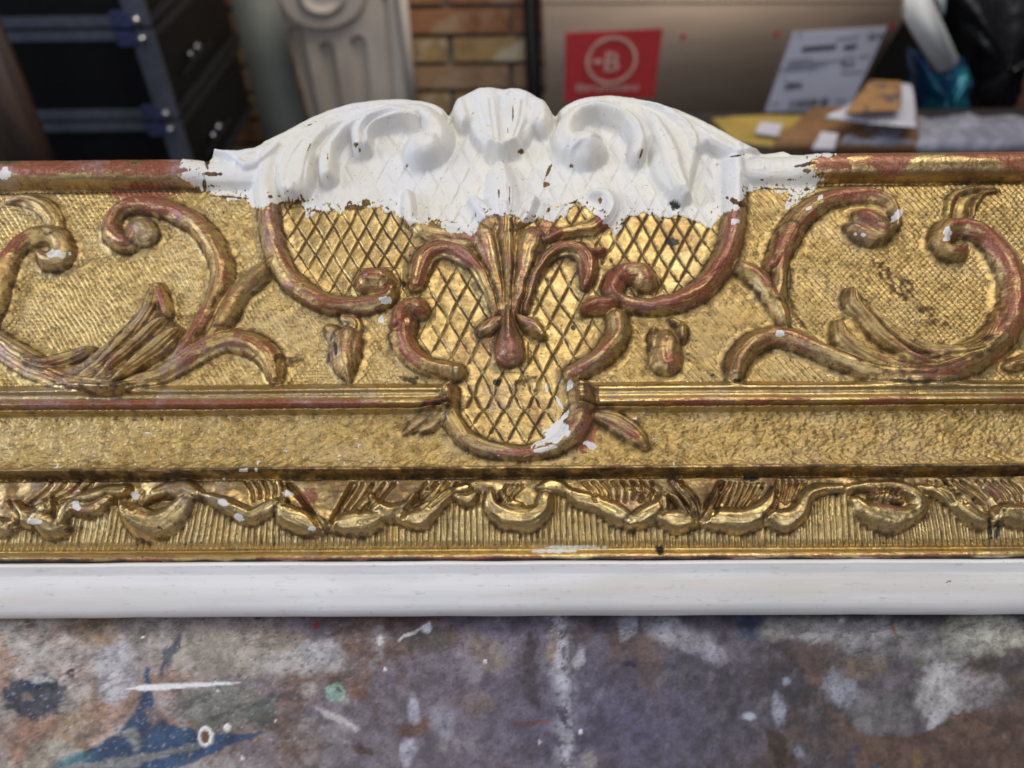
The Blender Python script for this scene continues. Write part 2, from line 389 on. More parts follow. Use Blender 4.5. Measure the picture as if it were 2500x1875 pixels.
stroke(part('scroll'), [(2470, 890, 14), (2540, 870, 22), (2620, 880, 22)], 26, fl=2)
sg = part('leaf_sprig')
stroke(sg, [(2314, 522, 10), (2322, 490, 11), (2348, 467, 10), (2392, 459, 9), (2440, 462, 6)], 14)
stroke(sg, [(2346, 518, 16), (2350, 498, 16), (2372, 482, 12)], 12)
stroke(sg, [(2374, 524, 5), (2382, 494, 7), (2404, 472, 6), (2430, 466, 4)], 14)

# --- cartouche
ca = part('cartouche_scroll', 'left cartouche arm curling into a round eye')
stroke(ca, [(690, 345, 12), (664, 378, 26), (650, 410, 30), (645, 450, 28), (650, 500, 26), (656, 552, 26), (668, 603, 26), (686, 648, 27), (714, 684, 27), (755, 716, 27), (805, 737, 26), (858, 742, 25), (907, 738, 24), (944, 724, 20), (954, 706, 16)], 38, red=.55)
stroke(ca, [(902, 680, 34), (922, 682, 39)], 52, red=.6)
cb = part('cartouche_scroll', 'right cartouche arm, brown red, curling into a round eye')
stroke(cb, [(1797, 395, 28), (1799, 450, 28), (1796, 527, 27), (1786, 585, 28), (1764, 640, 29), (1728, 688, 29), (1680, 722, 28), (1630, 738, 26), (1580, 742, 24), (1530, 734, 22), (1498, 712, 24), (1505, 680, 27), (1530, 660, 28)], 42, red=.75)
stroke(cb, [(1530, 662, 28), (1562, 664, 30), (1578, 682, 28)], 50, red=.7)
c2 = part('cartouche_scroll')
stroke(c2, [(985, 790, 30), (982, 822, 29), (1005, 862, 28), (1045, 888, 26), (1085, 897, 23), (1113, 902, 22)], 40, red=.4)
stroke(c2, [(975, 785, 24), (990, 755, 26), (1014, 744, 27), (1022, 752, 24)], 48, red=.5)
c3 = part('cartouche_scroll')
stroke(c3, [(1508, 770, 26), (1510, 805, 28), (1492, 842, 28), (1460, 872, 27), (1424, 894, 24), (1398, 905, 22)], 40, red=.4)
stroke(c3, [(1434, 752, 16), (1458, 742, 25), (1490, 738, 20)], 44, red=.6)
c4 = part('cartouche_border', 'U shaped border closing the bottom of the cartouche')
stroke(c4, [(1099, 940, 20), (1096, 985, 20), (1108, 1030, 22), (1138, 1068, 23), (1184, 1092, 22), (1240, 1102, 20), (1300, 1101, 20), (1345, 1090, 22), (1385, 1066, 26), (1412, 1030, 29), (1420, 985, 30), (1420, 945, 28)], 34, red=.3)
# --- palmette
pm = part('palmette')
stroke(pm, [(1236, 510, 30), (1238, 590, 24), (1240, 660, 18), (1242, 760, 14)], 38, fl=3, fd=.22)
stroke(pm, [(1182, 568, 32), (1196, 625, 25), (1212, 690, 17), (1232, 762, 11)], 34, fl=2, red=.25)
stroke(pm, [(1298, 582, 34), (1284, 640, 26), (1268, 700, 18), (1252, 764, 12)], 36, fl=2, red=.3)
stroke(pm, [(1212, 758, 10), (1192, 700, 14), (1160, 648, 19), (1118, 612, 23), (1076, 600, 25), (1040, 618, 27), (1024, 655, 26), (1016, 690, 20)], 34, fl=3, red=.4)
stroke(pm, [(1282, 754, 8), (1298, 689, 11), (1322, 640, 15), (1358, 608, 19), (1400, 604, 23), (1430, 626, 24), (1436, 664, 22), (1428, 694, 13)], 34, fl=3, red=.4)
stroke(pm, [(1005, 535, 14), (1040, 560, 24), (1090, 572, 24), (1140, 582, 18), (1160, 592, 10)], 26, fl=4, red=.2)
stroke(pm, [(1330, 580, 10), (1390, 562, 16), (1440, 552, 18), (1478, 530, 18), (1494, 500, 18), (1478, 474, 20), (1448, 468, 12)], 30, fl=3, red=.35)
stroke(pm, [(1440, 612, 8), (1462, 612, 12), (1476, 606, 7)], 28, red=.9)
bud = part('bud')
stroke(bud, [(1222, 776, 12), (1196, 790, 20), (1172, 806, 12)], 34, fl=2, red=.3)
stroke(bud, [(1266, 772, 12), (1296, 792, 20), (1322, 814, 12)], 34, fl=2, red=.3)
stroke(bud, [(1242, 760, 14), (1242, 800, 22), (1243, 842, 34), (1244, 858, 33)], 44, red=.5)
stroke(bud, [(1242, 760, 7), (1242, 825, 8)], 48)
b1 = part('bellflower')
stroke(b1, [(800, 800, 14), (815, 812, 22), (832, 830, 26)], 26); stroke(b1, [(835, 775, 10), (860, 790, 22), (850, 820, 26)], 22, fl=4, grm=.2)
stroke(b1, [(848, 815, 26), (840, 850, 38), (842, 886, 28), (850, 926, 6)], 38, red=.45)
b2 = part('bellflower', 'bellflower right of the cartouche with two hooked petals')
stroke(b2, [(1598, 800, 8), (1594, 835, 12), (1596, 870, 14)], 26); stroke(b2, [(1668, 796, 14), (1664, 826, 14)], 28); stroke(b2, [(1640, 780, 10), (1660, 790, 12)], 22)
stroke(b2, [(1628, 830, 32), (1626, 860, 40), (1628, 880, 36)], 40, fl=2, fd=.1, red=.35)
# --- small leaves in the sanded band
l1 = part('small_leaf')
stroke(l1, [(1072, 985, 18), (1040, 1018, 20), (1008, 1040, 14), (985, 1056, 5)], 16, fl=3)
stroke(l1, [(1080, 1000, 14), (1060, 1030, 18), (1030, 1050, 8)], 16, fl=3)
l2 = part('small_leaf', 'fluted small leaf right of the cartouche foot with a bright tip')
stroke(l2, [(1458, 1012, 12), (1500, 1026, 24), (1545, 1056, 27), (1575, 1086, 12)], 24, fl=4, red=.25)

WIDE = 1.0
# --- crest, all in gesso: great volutes, lobes and the shell
fl_ = part('crest_leaf', 'left white gesso crest leaf, its lobes rolled over at the tips')
def lobe(pid, P, h, **k): stroke(pid, P, h, **k)
BODYL = [(516, 360), (540, 352), (575, 354), (620, 348), (700, 312), (800, 262), (930, 238), (1035, 240), (1095, 270), (1085, 330), (1050, 300), (1000, 288), (940, 292), (905, 312), (888, 352), (862, 345), (850, 330), (822, 360), (815, 420), (790, 430), (775, 400), (762, 440), (748, 482), (692, 484), (674, 440), (668, 388), (630, 412), (590, 412), (560, 392)]
solid(fl_, BODYL, 34, 18)
lobe(fl_, [(514, 362, 9), (545, 368, 13), (600, 376, 18), (660, 378, 24), (720, 350, 22), (770, 322, 14)], 30)
lobe(fl_, [(680, 360, 12), (640, 392, 18), (604, 406, 17), (582, 396, 13)], 46)
lobe(fl_, [(718, 452, 38), (716, 425, 50), (726, 388, 48), (752, 346, 38), (798, 310, 26), (860, 283, 16), (920, 268, 10)], 52, prof='flat', fl=2, fd=.05)
lobe(fl_, [(800, 424, 24), (797, 392, 24), (806, 356, 22), (832, 322, 20), (874, 294, 18), (930, 276, 12)], 50, gouge=.10)
lobe(fl_, [(610, 370, 8), (680, 345, 14), (745, 312, 18), (810, 284, 20), (880, 265, 22), (950, 260, 22), (1000, 262, 18)], 40, fl=2, fd=.12)
lobe(fl_, [(880, 352, 23), (872, 325, 18), (884, 300, 16), (916, 280, 18), (960, 272, 20), (1010, 280, 20)], 54, gouge=.08)
lobe(fl_, [(900, 356, 10), (900, 320, 10), (930, 296, 10), (980, 286, 10), (1020, 294, 8)], 50)
vl = part('volute', 'left white gesso volute beside the shell')
lobe(vl, [(940, 262, 14), (995, 264, 19), (1038, 276, 26), (1066, 304, 35), (1068, 340, 41), (1050, 360, 42)], 54)
lobe(vl, [(1032, 352, 55), (1036, 350, 55)], 64)
fr_ = part('crest_leaf', 'right white gesso crest leaf, its lobes rolled over at the tips')
BODYR = [(1870, 358), (1800, 336), (1740, 300), (1650, 260), (1545, 232), (1430, 232), (1356, 268), (1372, 320), (1400, 304), (1440, 282), (1485, 280), (1524, 302), (1545, 350), (1575, 372), (1596, 345), (1604, 400), (1640, 462), (1684, 472), (1700, 410), (1708, 372), (1730, 358), (1790, 388), (1822, 384)]
solid(fr_, BODYR, 34, 18)
lobe(fr_, [(1800, 378, 10), (1790, 366, 14), (1743, 338, 20), (1688, 306, 20), (1630, 275, 18), (1570, 254, 14)], 36, fl=2, fd=.12)
lobe(fr_, [(1694, 362, 20), (1686, 330, 22), (1655, 294, 22), (1608, 268, 18), (1560, 252, 12)], 46, fl=2, fd=.08)
lobe(fr_, [(1672, 468, 22), (1655, 446, 34), (1640, 412, 44), (1630, 370, 44), (1612, 325, 34), (1585, 288, 22), (1545, 262, 12)], 50, fl=3, fd=.07)
lobe(fr_, [(1556, 372, 22), (1560, 340, 21), (1550, 308, 20), (1522, 284, 19), (1485, 268, 18), (1450, 262, 16)], 54, gouge=.08)
lobe(fr_, [(1860, 388, 12), (1830, 390, 20), (1800, 410, 30)], 30)
vr = part('volute', 'right white gesso volute beside the shell')
lobe(vr, [(1510, 255, 13), (1455, 260, 18), (1412, 276, 25), (1388, 306, 34), (1388, 340, 40), (1410, 360, 40)], 54)
lobe(vr, [(1430, 354, 53), (1434, 352, 53)], 64)
sh = part('shell', 'white gesso shell at the top of the crest')
SHELL = [(1100, 268), (1106, 247), (1132, 227), (1170, 214), (1220, 212), (1275, 216), (1315, 230), (1340, 250), (1352, 276), (1350, 305), (1335, 326), (1303, 318), (1292, 342), (1270, 362), (1245, 381), (1215, 381), (1185, 367), (1162, 346), (1150, 330), (1146, 310), (1125, 314), (1112, 300)]
su, sv = [float(a) for a in unproj(1226, 460, 40)]
def shellmod(X, Y, sd):
    an = np.arctan2(X - su, Y - sv); rr = np.hypot(X - su, Y - sv)
    return -9.0 * (0.5 + 0.5 * np.cos(an * 22 + .4 * np.sin(rr / 40))) ** 2 * sstep(70, 130, rr) - 6 * np.exp(-((rr - 190) / 36) ** 2) * (np.abs(an) > .35)
solid(sh, SHELL, 46, 34, shellmod)
lobe(sh, [(1200, 350, 24), (1226, 356, 28), (1256, 348, 24)], 56, prof='soft')
pl = part('pointed_leaf', 'white pointed leaf standing between shell and palmette')
lobe(pl, [(1222, 392, 8), (1222, 425, 34), (1224, 465, 42), (1228, 510, 46), (1232, 540, 40)], 30, fl=2, fd=.12)
lobe(pl, [(1156, 486, 16), (1180, 512, 24), (1200, 545, 18)], 30, fl=2); lobe(pl, [(1302, 486, 16), (1284, 512, 22), (1264, 545, 18)], 30, fl=2)
lobe(part('crest_hook'), [(994, 470, 14), (996, 500, 20), (998, 535, 16), (1002, 556, 6)], 26)
for P_ in ([(1222, 236), (1222, 290), (1224, 350)], [(1250, 236), (1246, 290), (1240, 345)], [(1196, 240), (1202, 290), (1210, 340)], [(1276, 244), (1270, 290), (1256, 332)], [(1168, 250), (1180, 290), (1196, 325)], [(1302, 256), (1292, 290), (1276, 316)], [(1140, 262), (1150, 290), (1160, 306)], [(1322, 268), (1316, 288), (1306, 302)]): groove(P_, 5, 3.4)
for P_ in ([(590, 380), (650, 366), (720, 326), (790, 290), (860, 270)], [(640, 360), (700, 334), (770, 296), (850, 266)], [(738, 470), (742, 420), (756, 370), (800, 322), (870, 284)], [(700, 470), (700, 420), (712, 380), (742, 340)], [(1640, 450), (1618, 400), (1604, 350), (1574, 300), (1534, 264)], [(1684, 450), (1668, 400), (1650, 350), (1614, 300), (1570, 266)], [(1790, 368), (1720, 330), (1650, 288), (1580, 254)], [(1770, 372), (1716, 342), (1668, 308)], [(1800, 360), (1740, 322), (1690, 292), (1620, 262)]): groove(P_, 4.2, 3.2)
for P_ in ([(1212, 440), (1214, 490), (1222, 530)], [(1172, 500), (1184, 520), (1200, 545)], [(1294, 498), (1284, 520), (1268, 545)], [(1256, 440), (1254, 490), (1248, 530)]): groove(P_, 3.5, 2.8)
groove([(1240, 450), (1243, 520)], 4, 3, .2)

# --- leaf ornament on the lower ogee
LX = [(-340, 1262), (-240, 1290), (-140, 1240), (-60, 1300), (0, 1291), (22, 1305), (36, 1294), (43, 1278), (72, 1280), (98, 1264), (108, 1280), (112, 1301), (145, 1312), (155, 1283), (170, 1249), (217, 1254), (253, 1247), (268, 1225), (300, 1236), (315, 1272), (347, 1301), (372, 1309), (398, 1298), (427, 1272), (448, 1265), (463, 1225), (481, 1215), (499, 1233), (542, 1236), (564, 1254), (593, 1272), (622, 1262), (640, 1251), (669, 1247), (680, 1274), (723, 1285), (760, 1292), (796, 1294), (853, 1294), (918, 1290), (933, 1272), (980, 1272), (998, 1281), (1041, 1281), (1052, 1249), (1085, 1227), (1106, 1217), (1121, 1236), (1153, 1226), (1164, 1206), (1197, 1209), (1211, 1256), (1240, 1272), (1262, 1287), (1287, 1280), (1320, 1263), (1328, 1225), (1338, 1202), (1374, 1202), (1383, 1215), (1413, 1236), (1453, 1240), (1475, 1258), (1518, 1276), (1540, 1291), (1569, 1276), (1598, 1262), (1623, 1281), (1670, 1283), (1706, 1283), (1750, 1280), (1797, 1287), (1844, 1272), (1869, 1262), (1887, 1280), (1945, 1283), (1963, 1267), (1978, 1234), (1999, 1206), (2047, 1204), (2074, 1201), (2090, 1225), (2101, 1256), (2138, 1265), (2170, 1290), (2203, 1283), (2235, 1260), (2253, 1236), (2262, 1200), (2290, 1196), (2322, 1225), (2369, 1265), (2394, 1287), (2423, 1271), (2452, 1265), (2489, 1276), (2530, 1290), (2600, 1230), (2700, 1280), (2850, 1240)]
LX = np.array(LX, float)
# flutes first
fu = BXp + (fbm(U, V, 60, 2, 111) - .5) * 5
slant = np.interp(BXp, [0, 250, 520, 700, 1200, 1500, 2000, 2300, 2500], [-.10, -.2, -.18, 0, 0, .05, .02, .16, .1])
fx = (fu - (1260 - BYp) * -slant) / 14.6
fprof = np.abs((fx % 1) - .5) * 2
flute = (1 - fprof ** 2.4)
colid = np.floor(fx)
fend = sstep(0, 8, V - vrow(1341 , -58)) 
fy1 = sstep(vrow(1175, -27), vrow(1196, -20), V)
fm = zc
H[fm] += ((flute * 8.5 - 5) * fend * (0.75 + 0.5 * _hash(colid, colid * 0, 7)))[fm]
GRM[fm] = np.maximum(GRM[fm], ((1 - flute) * 0.8 * (0.3 + 0.9 * _hash(colid, colid * 0 + 3, 9)) * fbm(U, V, 45, 2, 3) * 1.5)[fm])
SMO[fm] = .5
Lu, Lv = unproj(LX[:, 0], LX[:, 1], -12)
Lb = np.interp(U, Lu, Lv) + (fbm(U, V * 0, 14, 2, 121) - .5) * 10
# split the run of leaves where the lower edge is highest (between sprays)
cuts = [-240, 268, 481, 669, 1106, 1338, 1598, 1999, 2262]
leafids = [part('leaf_spray') for _ in range(len(cuts) + 1)]
lsel = np.searchsorted(np.array(cuts, float), BXp)
dist = V - Lb
ztop = vrow(1170, -24)
dn = np.full(U.shape, 1e9)
rows = np.where((V.min(1) < ztop + 10))[0]; rs_ = slice(0, rows[-1] + 1)
Xs = U[rs_]; Ys = V[rs_]; dd = np.full(Xs.shape, 1e9)
for i in range(len(Lu) - 1):
    w = slice(max(0, np.searchsorted(ug, Lu[i] - 70)), min(NU, np.searchsorted(ug, Lu[i + 1] + 70)))
    if w.stop <= w.start: continue
    d, _, _ = segdist(Xs[:, w], Ys[:, w], Lu[i], Lv[i], Lu[i + 1], Lv[i + 1]); dd[:, w] = np.minimum(dd[:, w], d)
dn[rs_] = dd
ins = (dist > 0) & (V < ztop)
dn[rs_] = gblur(np.minimum(dn[rs_], 90), 3.0)
edge = np.clip(dn / 20, 0, 1)
body = 10 * (1 - np.exp(-dn / 8.0)) - 6 * sstep(24, 56, dn)
body += np.clip(dn - 50, 0, 80) * .14
body += (fbm(U, V, 36, 2, 125) - .5) * 9
Hl = -28 + body + np.clip((V - ztop) * .05, -8, 0)
lid = np.array(leafids)[lsel]
m = ins & (Hl > H - 30)
tooth = np.exp(-np.clip(dn, 0, 50) / 4.5) * (1 - flute) * 7
H = np.where(m, Hl - tooth, H); LEAFM = m.copy(); PID = np.where(m, lid, PID); SMO = np.where(m, 1, SMO)
lipred = fbm(U, V, 90, 3, 131)
RED = np.where(m, 0.34 * sstep(.50, .7, lipred) + .02, RED)
GRM = np.where(m, np.exp(-dn / 5.0) * .5, GRM)
GRM = np.where((~m) & zc & (dn < 22), np.maximum(GRM, np.exp(-dn / 6.0) * .9), GRM)
def lidx(x): return leafids[int(np.searchsorted(np.array(cuts, float), x))]
def spray(x0, y0, x1, y1, n, dx, bend=0, r=7, h=9, grm=0.0, z=0):
    """n narrow gouged ribs from (x0,y0) fanning by dx"""
    for i in range(n):
        a = i / max(1, n - 1)
        X0 = x0 + dx * i; X1 = x1 + dx * i * 0.75
        Y1 = y1 - (i % 2) * 6
        xm, ym = (X0 + X1) / 2 + bend, (y0 + Y1) / 2
        groove([(X0, y0), (xm, ym), (X1, Y1)], h, 4.2, .55)
def bump(x, y, rx, ry, h, ang=0, red=0):
    c, s = math.cos(math.radians(ang)) * (rx - ry * .6), -math.sin(math.radians(ang)) * (rx - ry * .6)
    u, v = [float(k_) for k_ in unproj(x, y - 2, -14)]
    rx_, ry_ = rx * 1.15, ry * 1.6
    w = win(np.array([[u, v]]), max(rx_, ry_) * 2.2 + 10)
    if w is None: return
    an = math.radians(ang); X = U[w] + (vnoise(U[w] / 22, V[w] / 22, int(x)) - .5) * 14; Y = V[w] + (vnoise(U[w] / 22, V[w] / 22, int(x) + 5) - .5) * 12
    dx = X - u; dy = Y - v
    q2 = ((dx * math.cos(an) + dy * math.sin(an)) / rx_) ** 2 + ((-dx * math.sin(an) + dy * math.cos(an)) / ry_) ** 2
    g = np.exp(-q2 ** 1.35 * 1.3); L = np.isin(PID[w], leafids)
    H[w] += np.where(L, h * .62 * g, 0); RED[w] = np.where(L & (g > .4), np.maximum(RED[w], red * .8 * g), RED[w])
# rolled lobes of the leaves, each carved as its own curl
WIDE = 1.04
LOBES = [([(-20, 1282, 14), (10, 1290, 16), (30, 1288, 10)], .1), ([(30, 1225, 8), (42, 1256, 15), (72, 1270, 18), (102, 1248, 14), (116, 1212, 7)], .1), ([(88, 1272, 12), (118, 1290, 20), (150, 1296, 12)], .1), ([(140, 1280, 10), (156, 1250, 14), (190, 1222, 15), (245, 1202, 14), (300, 1196, 12)], .15), ([(182, 1244, 12), (225, 1244, 14), (262, 1222, 10)], .5),
         ([(300, 1240, 12), (322, 1266, 22), (362, 1286, 26), (405, 1270, 24), (440, 1238, 20), (455, 1212, 12)], .4), ([(350, 1222, 8), (390, 1198, 14), (440, 1192, 18), (480, 1204, 12)], .2), ([(486, 1208, 8), (530, 1226, 13), (575, 1248, 16), (612, 1262, 15), (655, 1240, 15), (690, 1222, 8)], .3),
         ([(678, 1232, 8), (700, 1262, 20), (748, 1282, 20), (788, 1288, 10)], .1), ([(798, 1290, 9), (850, 1280, 20), (900, 1276, 22), (932, 1258, 12)], .05), ([(905, 1210, 7), (922, 1240, 13), (958, 1256, 17), (992, 1240, 14), (1014, 1206, 8)], .1), ([(975, 1266, 12), (1022, 1268, 19), (1056, 1242, 16), (1090, 1212, 13), (1140, 1192, 10)], .1), ([(1112, 1212, 8), (1142, 1222, 14), (1162, 1200, 8)], .35),
         ([(1196, 1196, 9), (1200, 1235, 14), (1232, 1262, 20), (1284, 1270, 22), (1322, 1248, 18), (1332, 1210, 12)], .25), ([(1226, 1200, 7), (1240, 1225, 10), (1270, 1234, 8)], .2), ([(1318, 1192, 9), (1352, 1186, 15), (1384, 1202, 10)], .05),
         ([(1380, 1190, 8), (1410, 1216, 16), (1460, 1232, 17), (1508, 1258, 19), (1544, 1276, 14)], 0), ([(1538, 1280, 10), (1576, 1262, 18), (1610, 1240, 16), (1622, 1206, 8)], 0), ([(1618, 1268, 14), (1655, 1274, 20), (1700, 1276, 10)], .05), ([(1642, 1176, 7), (1672, 1202, 10), (1694, 1236, 9), (1704, 1262, 5)], .05), ([(1628, 1200, 5), (1655, 1222, 7), (1676, 1250, 5)], .05),
         ([(1712, 1274, 9), (1760, 1270, 20), (1815, 1274, 22), (1858, 1254, 18), (1886, 1224, 13), (1896, 1190, 7)], .1), ([(1760, 1190, 5), (1742, 1226, 7), (1722, 1258, 5)], 0), ([(1880, 1262, 14), (1918, 1272, 20), (1952, 1256, 17), (1972, 1218, 13), (2002, 1194, 12), (2056, 1190, 10)], .05),
         ([(2080, 1192, 10), (2130, 1186, 12), (2190, 1188, 14), (2238, 1208, 16), (2250, 1240, 15), (2222, 1262, 16)], .1), ([(2096, 1222, 10), (2120, 1250, 18), (2165, 1268, 26), (2205, 1268, 20)], .3), ([(2130, 1214, 8), (2166, 1210, 12), (2204, 1220, 9)], .3), ([(2250, 1186, 8), (2300, 1202, 13), (2346, 1232, 17), (2392, 1262, 21), (2416, 1272, 12)], .05), ([(2420, 1276, 9), (2456, 1258, 18), (2520, 1262, 20), (2580, 1240, 14)], .2), ([(2300, 1180, 5), (2350, 1206, 8), (2396, 1244, 6)], .05)]
for P_, rd in LOBES: stroke(lidx(P_[1][0]), [(x_, y_ - (r__ * .25), r__ * (1.42 if r__ > 9 else 1.1)) for x_, y_, r__ in P_], 21, z0=3, red=rd, fl=2, fd=.10)
WIDE = 1.12
# ribs gouged over the leaves
for a in [(130, 1175, 60, 1235, 4, 34, 10), (600, 1176, 618, 1220, 5, 22, 6), (700, 1178, 780, 1275, 1, 10, 0), (860, 1180, 812, 1272, 1, 10, 0), (885, 1180, 840, 1250, 4, 26, 4), (1040, 1178, 990, 1240, 4, 26, 4), (1240, 1186, 1216, 1226, 4, 12, 0),
          (1425, 1178, 1455, 1222, 8, 24, 8), (1520, 1180, 1580, 1225, 4, 24, 8), (1650, 1178, 1700, 1262, 2, 16, 12), (1768, 1180, 1732, 1262, 2, 16, -6), (1795, 1182, 1775, 1240, 6, 14, 2), (1900, 1176, 1895, 1226, 5, 16, 0), (2140, 1196, 2140, 1222, 5, 14, 0), (2270, 1176, 2330, 1225, 3, 20, 8), (2330, 1176, 2420, 1256, 2, 20, 10), (2390, 1176, 2440, 1225, 5, 20, 8), (320, 1205, 300, 1240, 4, 14, 0)]:
    spray(*a)
groove([(700, 1180), (735, 1215), (768, 1268), (785, 1292)], 12, 7, .6); groove([(868, 1182), (830, 1240), (800, 1290)], 11, 6, .6)
groove([(1660, 1178), (1692, 1220), (1704, 1262)], 12, 7, .6); groove([(1762, 1182), (1730, 1235), (1722, 1266)], 12, 7, .6)
groove([(2310, 1178), (2370, 1222), (2424, 1262)], 12, 7, .6)
groove([(985, 1262), (1010, 1230), (1040, 1196)], 10, 5, .6); groove([(1618, 1254), (1620, 1226), (1600, 1196)], 9, 5, .5); groove([(1870, 1262), (1892, 1232), (1898, 1200)], 9, 5, .5)
groove([(36, 1300), (42, 1262), (20, 1225)], 10, 5, .8)

# --- outer edge rolls over
ed = np.full(U.shape, 1e9)
rw = np.where(V.max(1) > V_RAIL - 120)[0]; rs2 = slice(rw[0], NV)
Xs = U[rs2]; Ys = V[rs2]; dd = np.full(Xs.shape, 1e9)
for i in range(len(ou) - 1):
    w = slice(max(0, np.searchsorted(ug, ou[i, 0] - 60)), min(NU, np.searchsorted(ug, ou[i + 1, 0] + 60)))
    if w.stop <= w.start: continue
    d, _, _ = segdist(Xs[:, w], Ys[:, w], *ou[i], *ou[i + 1]); dd[:, w] = np.minimum(dd[:, w], d)
ed[rs2] = dd
RO = 26.0
roll = np.sqrt(np.clip(1 - (1 - np.clip(ed / RO, 0, 1)) ** 2, 0, 1))
HEDGE = -14
crest_zone = ~flatside
Hr = HEDGE + (np.maximum(H, 16) - HEDGE) * roll
H = np.where(crest_zone & (ed < RO), Hr, H)
H = np.where(flatside & (V > (vt0 + vt1) / 2) & (ed < RO), np.minimum(H, HEDGE + (rail_h + 8 - HEDGE) * roll), H)

# --- the brushed gesso coats soften the carving below them
cz = sstep(520, 480, BYp) * sstep(430, 470, BXp) * sstep(2030, 1990, BXp) 
r0c = np.where((BYp < 530).any(1))[0][0]
Hc = H[r0c:]; H[r0c:] = Hc + (gblur(Hc, .85) - Hc) * cz[r0c:]
H = H + (gblur(H, .7) - H) * .55
# --- small surface irregularity everywhere, a bit of hand work
H += (fbm(U, V, 34, 3, 141) - .5) * 2.0 + (fbm(U, V, 7, 2, 151) - .5) * 0.8

PX, PY, _ = proj(U, V, H)            # final place of every point, used to lay out paint and wear

# ------------------------------------------------------------------ gesso, wear, grime
GESSO = [(452, 380), (446, 408), (470, 420), (425, 432), (455, 446), (470, 458), (520, 476), (570, 486), (615, 494), (632, 510), (655, 504), (664, 492), (690, 488), (742, 492), (752, 530), (768, 512), (790, 520), (830, 526), (850, 510), (872, 514), (889, 505), (930, 508), (965, 520), (984, 536), (998, 560), (1012, 545), (1052, 542), (1106, 562), (1150, 572), (1172, 556), (1182, 526), (1240, 528), (1282, 534), (1330, 536), (1370, 528), (1392, 512), (1417, 500), (1436, 512), (1462, 528), (1485, 545), (1502, 566), (1525, 536), (1561, 520), (1600, 526), (1640, 532), (1670, 532), (1700, 545), (1730, 552), (1745, 536), (1778, 520), (1808, 508), (1822, 470), (1887, 462), (1930, 480), (1920, 505), (1960, 480), (2018, 445), (2026, 430), (1984, 418), (1972, 402), (2002, 384), (2040, 376), (2012, 364), (1990, 340), (1990, 150), (452, 150)]
bb = (PX > 380) & (PX < 2080) & (PY < 610)
sd = np.full(U.shape, -1e3); sd[bb] = polysd(PX[bb], PY[bb], GESSO)
SDW = sd
nz = (fbm(PX, PY, 26, 4, 161, .6) - .5) * 34 + (fbm(PX * .5, PY, 9, 3, 171, .6) - .5) * 16
WHT = sstep(-1.2, 1.2, sd + nz * np.clip(1.2 - np.abs(sd) / 40, 0, 1))
H += WHT * (2.6 * sstep(60, 0, sd) + (vnoise(U / 16, V / 3.6, 411) - .5) * .8 + (vnoise(U / 4, V / 13, 412) - .5) * .6)
# chips through the gesso, and thin dark lines along some creases
def spots(lst, arr, val=1.0, hard=1.5, nzs=9):
    for sp_ in lst:
        x, y, rx, ry = sp_[:4]; ang = math.radians(sp_[4]) if len(sp_) > 4 else 0
        R = max(rx, ry) + 8
        b = (np.abs(PX - x) < R) & (np.abs(PY - y) < R)
        dx = PX[b] - x; dy = PY[b] - y; c, s = math.cos(ang), math.sin(ang)
        a_ = (dx * c + dy * s) / rx; b_ = (-dx * s + dy * c) / ry
        rr = np.sqrt(a_ * a_ + b_ * b_) + (fbm(PX[b], PY[b], nzs, 3, int(x)) - .5) * 1.3
        mk = sstep(1.0 + hard / min(rx, ry) * .5, 1.0 - hard / min(rx, ry) * .5, rr)
        arr[b] = arr[b] * (1 - mk) + val * mk
chips = [(868, 352, 7, 5), (878, 366, 4, 2), (799, 430, 4, 3), (995, 405, 4, 4), (1332, 450, 9, 7), (1395, 405, 5, 4), (1866, 368, 16, 2.5, 4), (1800, 380, 20, 2.2, -8), (1958, 405, 26, 4, -8), (1970, 418, 12, 5), (1985, 398, 9, 3), (1338, 420, 4, 22, 25), (1272, 370, 7, 8), (1860, 440, 12, 1.6), (1930, 439, 18, 1.4), (1890, 462, 44, 2.4, 3), (505, 398, 5, 16), (520, 425, 22, 5), (500, 452, 5, 14), (520, 455, 16, 3), (492, 470, 24, 2), (560, 482, 50, 2.6, 5), (760, 303, 14, 1.6, -30), (1240, 318, 1.6, 8), (1252, 280, 1.6, 16), (1244, 478, 1.8, 26), (1218, 470, 1.8, 14), (1465, 490, 4, 8), (660, 300, 3, 2), (1790, 490, 16, 7, 25), (1810, 500, 10, 8), (1650, 505, 5, 2), (866, 508, 22, 7), (895, 496, 9, 10, 60), (718, 494, 30, 3.5, -4), (660, 482, 5, 4), (1340, 512, 5, 8), (1565, 376, 2, 18, 20), (800, 380, 1.6, 9), (754, 360, 2, 12, 30)]
chip = np.zeros(U.shape); spots(chips, chip)
fleck = sstep(.735, .79, fbm(PX, PY, 8, 2, 181)) * sstep(46, 8, sd) * (sd > -5)
chip = np.maximum(chip, fleck)
cl_ = sstep(.022, .008, np.abs(fbm(PX, PY, 24, 3, 183) - .5)) * sstep(30, 12, sd) * (sd > -4) * (fbm(PX, PY, 70, 2, 184) > .46)
chip = np.maximum(chip, cl_)
WHT = WHT * (1 - chip); GRM = np.where(chip > .3, np.maximum(GRM, .95 * chip), GRM); RED = np.where((chip > .3), .3, RED)
